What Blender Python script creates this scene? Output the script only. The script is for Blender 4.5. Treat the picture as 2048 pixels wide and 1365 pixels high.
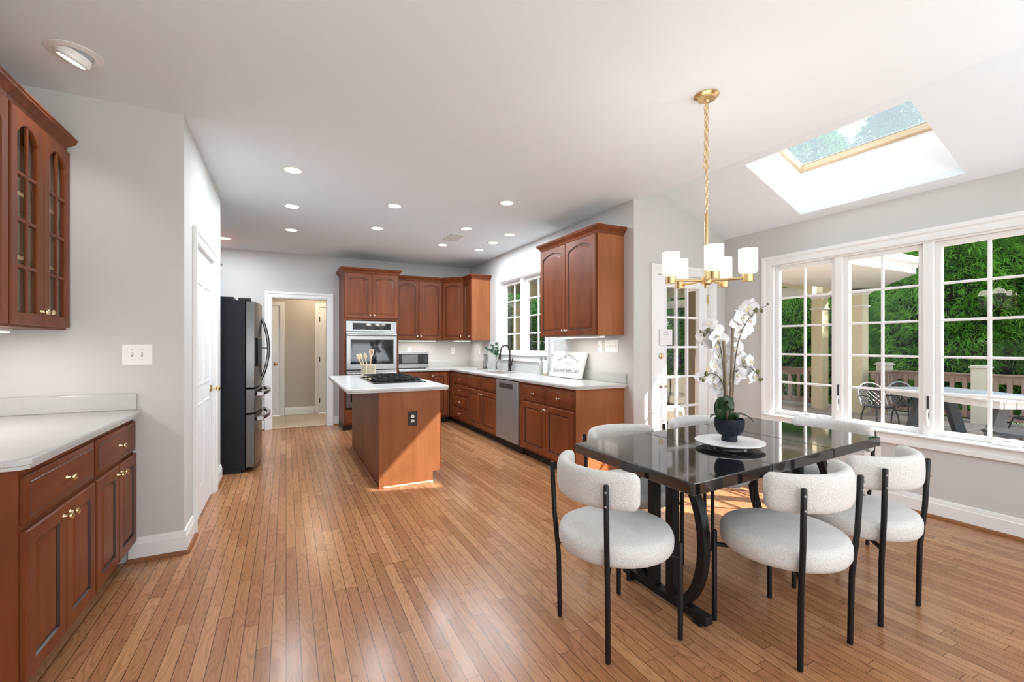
import bpy, bmesh, math, random
import numpy as np
from mathutils import Vector, Matrix

random.seed(7)
scn = bpy.context.scene
for _o in list(bpy.data.objects):
    bpy.data.objects.remove(_o)
C = scn.collection
PI = math.pi
def RAD(a): return math.radians(a)

# ------------------------------------------------------------------ camera, view, world, sun, fill lights
cam_d = bpy.data.cameras.new('camera')
cam = bpy.data.objects.new('camera', cam_d); C.objects.link(cam)
cam_d.sensor_width = 36.0
cam_d.lens = 36.0 * 896.0 / 2048.0
cam_d.shift_y = (691.0 - 682.5) / 2048.0
cam_d.clip_start = 0.02; cam_d.clip_end = 300
cam.location = (0, 0, 1.30)
cam.rotation_euler = (PI / 2, 0, -math.atan(452.0 / 896.0))
scn.camera = cam

scn.view_settings.view_transform = 'Standard'
scn.view_settings.look = 'None'
scn.view_settings.exposure = 0.52
scn.view_settings.gamma = 1.0
scn.view_settings.use_curve_mapping = False
scn.cycles.use_denoising = True
scn.cycles.max_bounces = 10
scn.cycles.diffuse_bounces = 5
scn.cycles.glossy_bounces = 5
scn.cycles.transparent_max_bounces = 16
scn.cycles.transmission_bounces = 6
scn.cycles.sample_clamp_indirect = 6.0
scn.cycles.caustics_reflective = False
scn.cycles.caustics_refractive = False

W = bpy.data.worlds.new('sky'); scn.world = W
W.use_nodes = True
_nt = W.node_tree; _nt.nodes.clear()
_out = _nt.nodes.new('ShaderNodeOutputWorld'); _bg = _nt.nodes.new('ShaderNodeBackground')
_tc = _nt.nodes.new('ShaderNodeTexCoord'); _sp = _nt.nodes.new('ShaderNodeSeparateXYZ')
_cr = _nt.nodes.new('ShaderNodeValToRGB')
_cr.color_ramp.elements[0].position = 0.0; _cr.color_ramp.elements[0].color = (0.95, 0.97, 1.0, 1)
_cr.color_ramp.elements[1].position = 0.75; _cr.color_ramp.elements[1].color = (0.62, 0.79, 1.0, 1)
_nt.links.new(_tc.outputs['Generated'], _sp.inputs[0]); _nt.links.new(_sp.outputs['Z'], _cr.inputs[0])
_nt.links.new(_cr.outputs[0], _bg.inputs['Color']); _nt.links.new(_bg.outputs[0], _out.inputs[0])
_bg.inputs['Strength'].default_value = 1.6

def light(name, kind, loc, energy, color=(1, 1, 1), direction=None, **kw):
    d = bpy.data.lights.new(name, kind); d.energy = energy; d.color = color
    for k, v in kw.items(): setattr(d, k, v)
    o = bpy.data.objects.new(name, d); C.objects.link(o); o.location = loc
    if direction is not None:
        o.rotation_euler = Vector(direction).to_track_quat('-Z', 'Y').to_euler()
    return o

# late-morning sun, coming in over the deck through the dining windows and the skylight
light('sun', 'SUN', (12, -8, 12), 12.5, (1.0, 0.96, 0.90), (-1.0, 0.857, -1.0), angle=RAD(0.6))
# added fill lights behind the viewer, tilted up to brighten the ceiling
light('rear_fill_light', 'AREA', (1.0, -2.75, 1.05), 135, (0.86, 0.94, 1.0), (0, 1, 2.8), shape='RECTANGLE', size=4.6, size_y=1.8)
light('side_fill_light', 'AREA', (4.22, -1.35, 1.35), 42, (0.86, 0.94, 1.0), (-1, 0.4, 0.5), shape='RECTANGLE', size=1.9, size_y=1.7)

# ------------------------------------------------------------------ mesh builder
class MB:
    def __init__(self): self.v = []; self.f = []; self.m = []; self.mi = 0
    def add(self, vs, fs, mi=None):
        n = len(self.v); mi = self.mi if mi is None else mi
        self.v.extend([tuple(p) for p in vs])
        for f in fs: self.f.append(tuple(i + n for i in f)); self.m.append(mi)
        return self
    def box(self, x0, x1, y0, y1, z0, z1, mi=None):
        vs = [(x, y, z) for x in (x0, x1) for y in (y0, y1) for z in (z0, z1)]
        return self.add(vs, [(0, 1, 3, 2), (4, 6, 7, 5), (0, 4, 5, 1), (2, 3, 7, 6), (0, 2, 6, 4), (1, 5, 7, 3)], mi)
    def prism(self, poly, a, b, axis='z', mi=None):
        def P(u, v, w):
            return {'z': (u, v, w), 'y': (u, w, v), 'x': (w, u, v)}[axis]
        n = len(poly)
        vs = [P(u, v, a) for u, v in poly] + [P(u, v, b) for u, v in poly]
        fs = [tuple(range(n - 1, -1, -1)), tuple(range(n, 2 * n))] + [(i, (i + 1) % n, n + (i + 1) % n, n + i) for i in range(n)]
        return self.add(vs, fs, mi)
    def loft(self, rings, cap=True, closed=True, mi=None, loop=False):
        n = len(rings[0]); vs = [p for r in rings for p in r]; fs = []
        k = len(rings)
        for j in range(k if loop else k - 1):
            j2 = (j + 1) % k
            for i in range(n if closed else n - 1):
                i2 = (i + 1) % n
                fs.append((j * n + i, j * n + i2, j2 * n + i2, j2 * n + i))
        if cap and not loop:
            fs.append(tuple(range(n - 1, -1, -1))); fs.append(tuple((k - 1) * n + i for i in range(n)))
        return self.add(vs, fs, mi)
    def tube(self, path, r, n=8, mi=None, cap=True, loop=False, sq=False):
        P = [Vector(p) for p in path]; k = len(P)
        rs = r if isinstance(r, (list, tuple)) else [r] * k
        rings = []; up = None
        for i in range(k):
            if loop: t = P[(i + 1) % k] - P[i - 1]
            else: t = P[min(i + 1, k - 1)] - P[max(i - 1, 0)]
            t.normalize()
            if up is None:
                a = Vector((0, 0, 1)) if abs(t.z) < 0.9 else Vector((0, 1, 0))
                if sq and abs(t.z) >= 0.9: a = Vector((0, 1, 0))
                up = (a - t * a.dot(t)).normalized()
            else:
                up = (up - t * up.dot(t)).normalized()
            s = t.cross(up)
            off = PI / 4 if sq else 0
            sc = math.sqrt(2) if sq else 1
            rings.append([P[i] + (up * math.cos(2 * PI * j / n + off) + s * math.sin(2 * PI * j / n + off)) * rs[i] * sc for j in range(n)])
        return self.loft(rings, cap=cap, mi=mi, loop=loop)
    def cyl(self, p, q, r, n=12, r2=None, mi=None):
        return self.tube([p, q], [r, r if r2 is None else r2], n, mi)
    def lathe(self, prof, c=(0, 0, 0), n=24, mi=None, axis='z', cap=True):
        rings = []
        for r, z in prof:
            ring = []
            for i in range(n):
                a = 2 * PI * i / n; u, v = r * math.cos(a), r * math.sin(a)
                if axis == 'z': ring.append((c[0] + u, c[1] + v, c[2] + z))
                elif axis == 'y': ring.append((c[0] + u, c[1] - z, c[2] + v))
                else: ring.append((c[0] + z, c[1] + u, c[2] + v))
            rings.append(ring)
        return self.loft(rings, cap=cap, mi=mi)
    def ball(self, c, rx, ry=None, rz=None, n=12, mi=None):
        ry = rx if ry is None else ry; rz = rx if rz is None else rz
        rings = []
        for j in range(1, n // 2 + 1):
            th = PI * (j - 0.5) / (n // 2 + 0.0)
            rings.append([(c[0] + rx * math.sin(th) * math.cos(2 * PI * i / n), c[1] + ry * math.sin(th) * math.sin(2 * PI * i / n), c[2] - rz * math.cos(th)) for i in range(n)])
        return self.loft(rings, mi=mi)
    def sweep(self, prof, path, closed=False, mi=None, M=None):
        """profile [(out, h)] along a plan polyline [(x, y)]; out is to the right of travel."""
        k = len(path); rings = []
        for i in range(k):
            p = Vector(path[i])
            def nrm(a, b):
                d = (Vector(b) - Vector(a)).normalized(); return Vector((d.y, -d.x))
            if closed: n1, n2 = nrm(path[i - 1], path[i]), nrm(path[i], path[(i + 1) % k])
            elif i == 0: n1 = n2 = nrm(path[0], path[1])
            elif i == k - 1: n1 = n2 = nrm(path[-2], path[-1])
            else: n1, n2 = nrm(path[i - 1], path[i]), nrm(path[i], path[i + 1])
            m = (n1 + n2); m = m / max(m.dot(n1), 1e-6)
            ring = [(p.x + m.x * o, p.y + m.y * o, h) for o, h in prof]
            if M: ring = [M(*q) for q in ring]
            rings.append(ring)
        return self.loft(rings, cap=not closed, loop=closed, mi=mi)
    def build(self, name, mats, parent=None, loc=None, rot=0, bevel=0, smooth=35, recalc=True, seg=2):
        me = bpy.data.meshes.new(name)
        me.from_pydata(self.v, [], self.f)
        mats = mats if isinstance(mats, (list, tuple)) else [mats]
        for m in mats: me.materials.append(m)
        me.polygons.foreach_set('material_index', self.m)
        if recalc:
            bm = bmesh.new(); bm.from_mesh(me); bmesh.ops.recalc_face_normals(bm, faces=bm.faces); bm.to_mesh(me); bm.free()
        if smooth:
            me.polygons.foreach_set('use_smooth', [True] * len(me.polygons))
            me.set_sharp_from_angle(angle=RAD(smooth))
        me.update()
        o = bpy.data.objects.new(name, me); C.objects.link(o)
        if parent is not None: o.parent = parent
        if loc is not None: o.location = loc
        o.rotation_euler = (0, 0, rot)
        if bevel:
            b = o.modifiers.new('bevel', 'BEVEL'); b.width = bevel; b.segments = seg; b.limit_method = 'ANGLE'; b.angle_limit = RAD(40); b.harden_normals = False
        return o

def tag(o, label=None, cat=None, group=None, kind=None):
    if label: o['label'] = label
    if cat: o['category'] = cat
    if group: o['group'] = group
    if kind: o['kind'] = kind
    return o
def thing(name, label, cat, loc=(0, 0, 0), rot=0, group=None):
    o = bpy.data.objects.new(name, None); C.objects.link(o); o.empty_display_size = 0.1
    o.location = loc; o.rotation_euler = (0, 0, rot)
    return tag(o, label, cat, group)
def structure(name, label=None, loc=(0, 0, 0), rot=0):
    o = bpy.data.objects.new(name, None); C.objects.link(o); o.location = loc; o.rotation_euler = (0, 0, rot)
    o['kind'] = 'structure'
    if label: o['label'] = label; 
    return o
def ST(o, label=None, cat=None):
    o['kind'] = 'structure'
    if label: o['label'] = label
    if cat: o['category'] = cat
    return o
def copy_tree(o, parent=None):
    c = o.copy(); C.objects.link(c)
    if parent is not None: c.parent = parent
    for ch in list(o.children): copy_tree(ch, c)
    return c
def dup(o, loc, rot=0, label=None, group=None):
    c = copy_tree(o); c.location = loc; c.rotation_euler = (0, 0, rot)
    if label: c['label'] = label
    if group: c['group'] = group
    return c

# ------------------------------------------------------------------ materials
def new_mat(name):
    m = bpy.data.materials.new(name); m.use_nodes = True
    nt = m.node_tree; b = nt.nodes['Principled BSDF']
    return m, nt, b
def N(nt, t, **kw):
    n = nt.nodes.new(t)
    for k, v in kw.items():
        if k.startswith('i_'): n.inputs[k[2:].replace('_', ' ')].default_value = v
        else: setattr(n, k, v)
    return n
def col4(c): return (c[0], c[1], c[2], 1)
def simple(name, color, rough=0.5, metal=0.0, spec=0.5, noise=0.0, nscale=8.0, bump=0.0, bscale=60.0, coat=0.0, ior=1.5, stretch=(1, 1, 1), sheen=0.0):
    m, nt, b = new_mat(name)
    b.inputs['Base Color'].default_value = col4(color); b.inputs['Roughness'].default_value = rough
    b.inputs['Metallic'].default_value = metal; b.inputs['Specular IOR Level'].default_value = spec
    b.inputs['Coat Weight'].default_value = coat; b.inputs['Coat Roughness'].default_value = 0.08; b.inputs['IOR'].default_value = ior
    b.inputs['Sheen Weight'].default_value = sheen
    tc = N(nt, 'ShaderNodeTexCoord'); mp = N(nt, 'ShaderNodeMapping'); mp.inputs['Scale'].default_value = stretch
    nt.links.new(tc.outputs['Object'], mp.inputs[0])
    nz = N(nt, 'ShaderNodeTexNoise', i_Scale=nscale, i_Detail=4.0)
    nt.links.new(mp.outputs[0], nz.inputs['Vector'])
    hs = N(nt, 'ShaderNodeMapRange'); hs.inputs['To Min'].default_value = 1 - noise; hs.inputs['To Max'].default_value = 1 + noise
    hs.inputs['From Min'].default_value = 0.3; hs.inputs['From Max'].default_value = 0.7
    nt.links.new(nz.outputs['Fac'], hs.inputs['Value'])
    mx = N(nt, 'ShaderNodeMix', data_type='RGBA', blend_type='MULTIPLY'); mx.inputs['Factor'].default_value = 1.0
    mx.inputs['A'].default_value = col4(color)
    nt.links.new(hs.outputs[0], mx.inputs['B']); nt.links.new(mx.outputs['Result'], b.inputs['Base Color'])
    if bump:
        n2 = N(nt, 'ShaderNodeTexNoise', i_Scale=bscale, i_Detail=3.0); nt.links.new(mp.outputs[0], n2.inputs['Vector'])
        bp = N(nt, 'ShaderNodeBump', i_Strength=bump, i_Distance=0.01); nt.links.new(n2.outputs['Fac'], bp.inputs['Height'])
        nt.links.new(bp.outputs[0], b.inputs['Normal'])
    return m
def wood(name, dark, light_, rough=0.40, coat=0.03, along='z', scale=1.0):
    m, nt, b = new_mat(name)
    tc = N(nt, 'ShaderNodeTexCoord'); mp = N(nt, 'ShaderNodeMapping')
    s = {'z': (9, 9, 0.8), 'x': (0.8, 9, 9), 'y': (9, 0.8, 9)}[along]
    mp.inputs['Scale'].default_value = tuple(q * scale for q in s)
    oi = N(nt, 'ShaderNodeObjectInfo'); ad = N(nt, 'ShaderNodeVectorMath', operation='MULTIPLY_ADD')
    ad.inputs[1].default_value = (7.3, 3.1, 5.7)
    nt.links.new(oi.outputs['Random'], ad.inputs[0]); nt.links.new(tc.outputs['Object'], ad.inputs[2])
    nt.links.new(ad.outputs[0], mp.inputs[0])
    n1 = N(nt, 'ShaderNodeTexNoise', i_Scale=1.3, i_Detail=6.0, i_Roughness=0.6, i_Distortion=0.4); nt.links.new(mp.outputs[0], n1.inputs['Vector'])
    n2 = N(nt, 'ShaderNodeTexNoise', i_Scale=2.2, i_Detail=2.0); nt.links.new(tc.outputs['Object'], n2.inputs['Vector'])
    mm = N(nt, 'ShaderNodeMath', operation='MULTIPLY_ADD'); mm.inputs[1].default_value = 0.45
    nt.links.new(n2.outputs['Fac'], mm.inputs[0])
    m3 = N(nt, 'ShaderNodeMath', operation='MULTIPLY'); m3.inputs[1].default_value = 0.55; nt.links.new(n1.outputs['Fac'], m3.inputs[0]); nt.links.new(m3.outputs[0], mm.inputs[2])
    cr = N(nt, 'ShaderNodeValToRGB'); cr.color_ramp.elements[0].position = 0.33; cr.color_ramp.elements[1].position = 0.66
    cr.color_ramp.elements[0].color = col4(dark); cr.color_ramp.elements[1].color = col4(light_)
    nt.links.new(mm.outputs[0], cr.inputs[0]); nt.links.new(cr.outputs[0], b.inputs['Base Color'])
    b.inputs['Roughness'].default_value = rough; b.inputs['Coat Weight'].default_value = coat; b.inputs['Coat Roughness'].default_value = 0.2; b.inputs['Specular IOR Level'].default_value = 0.2
    return m
def emit(name, color, strength):
    m, nt, b = new_mat(name)
    b.inputs['Base Color'].default_value = col4(color); b.inputs['Emission Color'].default_value = col4(color)
    b.inputs['Emission Strength'].default_value = strength
    return m
def glass(name, tint=(1, 1, 1), gloss=0.07, rough=0.0, fr=True):
    m, nt, b = new_mat(name); nt.nodes.remove(b); out = nt.nodes['Material Output']
    t = N(nt, 'ShaderNodeBsdfTransparent'); t.inputs[0].default_value = col4(tint)
    g = N(nt, 'ShaderNodeBsdfGlossy'); g.inputs['Roughness'].default_value = rough; g.inputs[0].default_value = (1, 1, 1, 1)
    mx = N(nt, 'ShaderNodeMixShader'); mx.inputs[0].default_value = gloss
    if fr:
        # Schlick reflectance that is the same from either side of the sheet
        f = N(nt, 'ShaderNodeLayerWeight', i_Blend=0.5)
        a = N(nt, 'ShaderNodeMath', operation='POWER'); a.inputs[1].default_value = 5.0
        c = N(nt, 'ShaderNodeMath', operation='MULTIPLY_ADD'); c.inputs[1].default_value = 1.0 - gloss; c.inputs[2].default_value = gloss
        nt.links.new(f.outputs['Facing'], a.inputs[0]); nt.links.new(a.outputs[0], c.inputs[0]); nt.links.new(c.outputs[0], mx.inputs[0])
    nt.links.new(t.outputs[0], mx.inputs[1]); nt.links.new(g.outputs[0], mx.inputs[2]); nt.links.new(mx.outputs[0], out.inputs[0])
    return m

def oak_floor():
    m, nt, b = new_mat('oak_strip_floor'); L = nt.links
    tc = N(nt, 'ShaderNodeTexCoord'); sp = N(nt, 'ShaderNodeSeparateXYZ'); L.new(tc.outputs['Object'], sp.inputs[0])
    def M(op, a, bb=None, c=None, clamp=False):
        n = N(nt, 'ShaderNodeMath', operation=op); n.use_clamp = clamp
        for i, q in enumerate((a, bb, c)):
            if q is None: continue
            if isinstance(q, (int, float)): n.inputs[i].default_value = q
            else: L.new(q, n.inputs[i])
        return n.outputs[0]
    wd = 0.057; ln = 0.85
    u = M('DIVIDE', sp.outputs['X'], wd); row = M('FLOOR', u); fu = M('FRACT', u)
    wn = N(nt, 'ShaderNodeTexWhiteNoise', noise_dimensions='1D'); L.new(row, wn.inputs['W'])
    v = M('DIVIDE', M('ADD', sp.outputs['Y'], M('MULTIPLY', wn.outputs['Value'], 4.7)), ln)
    seg = M('FLOOR', v); fv = M('FRACT', v)
    cb = N(nt, 'ShaderNodeCombineXYZ'); L.new(row, cb.inputs[0]); L.new(seg, cb.inputs[1])
    w2 = N(nt, 'ShaderNodeTexWhiteNoise', noise_dimensions='2D'); L.new(cb.outputs[0], w2.inputs['Vector'])
    rnd = w2.outputs['Value']
    cr = N(nt, 'ShaderNodeValToRGB'); e = cr.color_ramp.elements
    e[0].position = 0.0; e[0].color = (0.330, 0.142, 0.061, 1); e[1].position = 1.0; e[1].color = (0.485, 0.240, 0.113, 1)
    x = e.new(0.3); x.color = (0.378, 0.170, 0.076, 1); x = e.new(0.7); x.color = (0.428, 0.200, 0.092, 1)
    L.new(rnd, cr.inputs[0])
    # fine pores along the board
    cv = N(nt, 'ShaderNodeCombineXYZ'); L.new(M('MULTIPLY_ADD', sp.outputs['X'], 150.0, M('MULTIPLY', rnd, 91.0)), cv.inputs[0]); L.new(M('MULTIPLY', sp.outputs['Y'], 5.0), cv.inputs[1]); L.new(M('MULTIPLY', rnd, 37.0), cv.inputs[2])
    n1 = N(nt, 'ShaderNodeTexNoise', i_Scale=1.0, i_Detail=3.0); L.new(cv.outputs[0], n1.inputs['Vector'])
    # cathedral figure: contours of a stretched field
    cv2 = N(nt, 'ShaderNodeCombineXYZ'); L.new(M('MULTIPLY_ADD', sp.outputs['X'], 11.0, M('MULTIPLY', rnd, 53.0)), cv2.inputs[0]); L.new(M('MULTIPLY', sp.outputs['Y'], 1.5), cv2.inputs[1]); L.new(M('MULTIPLY', rnd, 71.0), cv2.inputs[2])
    n2 = N(nt, 'ShaderNodeTexNoise', i_Scale=1.0, i_Detail=1.5, i_Distortion=0.3); L.new(cv2.outputs[0], n2.inputs['Vector'])
    rg = M('FRACT', M('MULTIPLY', n2.outputs['Fac'], 17.0))
    ring = M('SUBTRACT', 1.0, M('MULTIPLY', M('ABSOLUTE', M('SUBTRACT', rg, 0.5)), 2.0))
    ring = M('POWER', ring, 3.0)
    k = M('MULTIPLY', M('SUBTRACT', 1.0, M('MULTIPLY', ring, 0.30)), M('MULTIPLY_ADD', n1.outputs['Fac'], 0.42, 0.80))
    gu = M('LESS_THAN', M('MULTIPLY', M('MINIMUM', fu, M('SUBTRACT', 1.0, fu)), wd), 0.0015)
    gv = M('LESS_THAN', M('MULTIPLY', M('MINIMUM', fv, M('SUBTRACT', 1.0, fv)), ln), 0.0011)
    gap = M('MAXIMUM', gu, gv)
    k2 = M('MULTIPLY', k, M('SUBTRACT', 1.0, M('MULTIPLY', gap, 0.80)))
    mx = N(nt, 'ShaderNodeMix', data_type='RGBA', blend_type='MULTIPLY'); mx.inputs['Factor'].default_value = 1.0
    L.new(cr.outputs[0], mx.inputs['A']); L.new(k2, mx.inputs['B']); L.new(mx.outputs['Result'], b.inputs['Base Color'])
    b.inputs['Roughness'].default_value = 0.28; b.inputs['Specular IOR Level'].default_value = 0.30
    rr = M('MULTIPLY_ADD', n1.outputs['Fac'], 0.06, 0.20); L.new(rr, b.inputs['Roughness'])
    bp = N(nt, 'ShaderNodeBump', i_Strength=0.06, i_Distance=0.003); L.new(M('SUBTRACT', M('MULTIPLY', n1.outputs['Fac'], 0.4), gap), bp.inputs['Height']); L.new(bp.outputs[0], b.inputs['Normal'])
    return m

def tile_floor():
    m, nt, b = new_mat('beige_vinyl_tile'); L = nt.links
    tc = N(nt, 'ShaderNodeTexCoord')
    br = N(nt, 'ShaderNodeTexBrick', offset=0.0, i_Scale=1.0, i_Mortar_Size=0.004, i_Brick_Width=0.30, i_Row_Height=0.30)
    br.inputs['Color1'].default_value = (0.62, 0.50, 0.34, 1); br.inputs['Color2'].default_value = (0.66, 0.54, 0.38, 1); br.inputs['Mortar'].default_value = (0.5, 0.39, 0.26, 1)
    L.new(tc.outputs['Object'], br.inputs['Vector']); L.new(br.outputs['Color'], b.inputs['Base Color']); b.inputs['Roughness'].default_value = 0.4
    return m

def boards(name, c1, c2, width, axis='X', rough=0.6, gap=0.006):
    m, nt, b = new_mat(name); L = nt.links
    tc = N(nt, 'ShaderNodeTexCoord'); mp = N(nt, 'ShaderNodeMapping')
    if axis == 'X': mp.inputs['Rotation'].default_value = (0, 0, PI / 2)
    L.new(tc.outputs['Object'], mp.inputs[0])
    br = N(nt, 'ShaderNodeTexBrick', offset=0.37, i_Scale=1.0, i_Mortar_Size=gap, i_Brick_Width=2.4, i_Row_Height=width)
    br.inputs['Color1'].default_value = col4(c1); br.inputs['Color2'].default_value = col4(c2); br.inputs['Mortar'].default_value = col4([q * 0.35 for q in c1])
    L.new(mp.outputs[0], br.inputs['Vector'])
    nz = N(nt, 'ShaderNodeTexNoise', i_Scale=14.0, i_Detail=4.0); L.new(mp.outputs[0], nz.inputs['Vector'])
    mr = N(nt, 'ShaderNodeMapRange'); mr.inputs['To Min'].default_value = 0.8; mr.inputs['To Max'].default_value = 1.2; L.new(nz.outputs['Fac'], mr.inputs['Value'])
    mx = N(nt, 'ShaderNodeMix', data_type='RGBA', blend_type='MULTIPLY'); mx.inputs['Factor'].default_value = 1.0
    L.new(br.outputs['Color'], mx.inputs['A']); L.new(mr.outputs[0], mx.inputs['B']); L.new(mx.outputs['Result'], b.inputs['Base Color'])
    b.inputs['Roughness'].default_value = rough
    return m

def quartz():
    m, nt, b = new_mat('cream_quartz'); L = nt.links
    tc = N(nt, 'ShaderNodeTexCoord')
    n1 = N(nt, 'ShaderNodeTexNoise', i_Scale=420.0, i_Detail=2.0); L.new(tc.outputs['Object'], n1.inputs['Vector'])
    cr = N(nt, 'ShaderNodeValToRGB'); e = cr.color_ramp.elements
    e[0].position = 0.30; e[0].color = (0.42, 0.41, 0.39, 1); e[1].position = 0.52; e[1].color = (0.545, 0.54, 0.53, 1)
    L.new(n1.outputs['Fac'], cr.inputs[0]); L.new(cr.outputs[0], b.inputs['Base Color'])
    b.inputs['Roughness'].default_value = 0.22
    return m

def boucle():
    m, nt, b = new_mat('cream_boucle'); L = nt.links
    tc = N(nt, 'ShaderNodeTexCoord')
    vo = N(nt, 'ShaderNodeTexVoronoi', i_Scale=140.0); L.new(tc.outputs['Object'], vo.inputs['Vector'])
    nz = N(nt, 'ShaderNodeTexNoise', i_Scale=165.0, i_Detail=4.0); L.new(tc.outputs['Object'], nz.inputs['Vector'])
    cr = N(nt, 'ShaderNodeValToRGB'); cr.color_ramp.elements[0].position = 0.25; cr.color_ramp.elements[1].position = 0.7
    cr.color_ramp.elements[0].color = (0.54, 0.52, 0.495, 1); cr.color_ramp.elements[1].color = (0.68, 0.665, 0.64, 1)
    L.new(nz.outputs['Fac'], cr.inputs[0]); L.new(cr.outputs[0], b.inputs['Base Color'])
    ad = N(nt, 'ShaderNodeMath', operation='ADD'); L.new(vo.outputs['Distance'], ad.inputs[0]); L.new(nz.outputs['Fac'], ad.inputs[1])
    bp = N(nt, 'ShaderNodeBump', i_Strength=0.5, i_Distance=0.003); L.new(ad.outputs[0], bp.inputs['Height']); L.new(bp.outputs[0], b.inputs['Normal'])
    b.inputs['Roughness'].default_value = 0.95; b.inputs['Sheen Weight'].default_value = 0.3; b.inputs['Specular IOR Level'].default_value = 0.1
    return m

def leaf_mat(name, c1, c2, trans=0.35):
    m, nt, b = new_mat(name); L = nt.links; nt.nodes.remove(b); out = nt.nodes['Material Output']
    tc = N(nt, 'ShaderNodeTexCoord')
    nz = N(nt, 'ShaderNodeTexNoise', i_Scale=1.7, i_Detail=3.0); L.new(tc.outputs['Object'], nz.inputs['Vector'])
    cr = N(nt, 'ShaderNodeValToRGB'); cr.color_ramp.elements[0].position = 0.35; cr.color_ramp.elements[1].position = 0.65
    cr.color_ramp.elements[0].color = col4(c1); cr.color_ramp.elements[1].color = col4(c2)
    L.new(nz.outputs['Fac'], cr.inputs[0])
    d = N(nt, 'ShaderNodeBsdfDiffuse'); t = N(nt, 'ShaderNodeBsdfTranslucent'); mx = N(nt, 'ShaderNodeMixShader'); mx.inputs[0].default_value = trans
    L.new(cr.outputs[0], d.inputs[0]); L.new(cr.outputs[0], t.inputs[0]); L.new(d.outputs[0], mx.inputs[1]); L.new(t.outputs[0], mx.inputs[2]); L.new(mx.outputs[0], out.inputs[0])
    return m

def skylight_glass():
    # wet, frosted skylight pane: mostly clear with a mottled film of condensation
    m, nt, b = new_mat('skylight_glass'); L = nt.links; nt.nodes.remove(b); out = nt.nodes['Material Output']
    tc = N(nt, 'ShaderNodeTexCoord')
    nz = N(nt, 'ShaderNodeTexNoise', i_Scale=16.0, i_Detail=8.0, i_Roughness=0.75); L.new(tc.outputs['Object'], nz.inputs['Vector'])
    cr = N(nt, 'ShaderNodeValToRGB'); cr.color_ramp.elements[0].position = 0.35; cr.color_ramp.elements[1].position = 0.70
    cr.color_ramp.elements[0].color = (0.60, 0.65, 0.67, 1); cr.color_ramp.elements[1].color = (0.80, 0.82, 0.83, 1)
    L.new(nz.outputs['Fac'], cr.inputs[0])
    t = N(nt, 'ShaderNodeBsdfTransparent'); L.new(cr.outputs[0], t.inputs[0])
    d = N(nt, 'ShaderNodeBsdfTranslucent'); d.inputs[0].default_value = (0.34, 0.39, 0.43, 1)
    mx = N(nt, 'ShaderNodeMixShader'); mx.inputs[0].default_value = 0.28
    L.new(t.outputs[0], mx.inputs[1]); L.new(d.outputs[0], mx.inputs[2]); L.new(mx.outputs[0], out.inputs[0])
    return m

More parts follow.
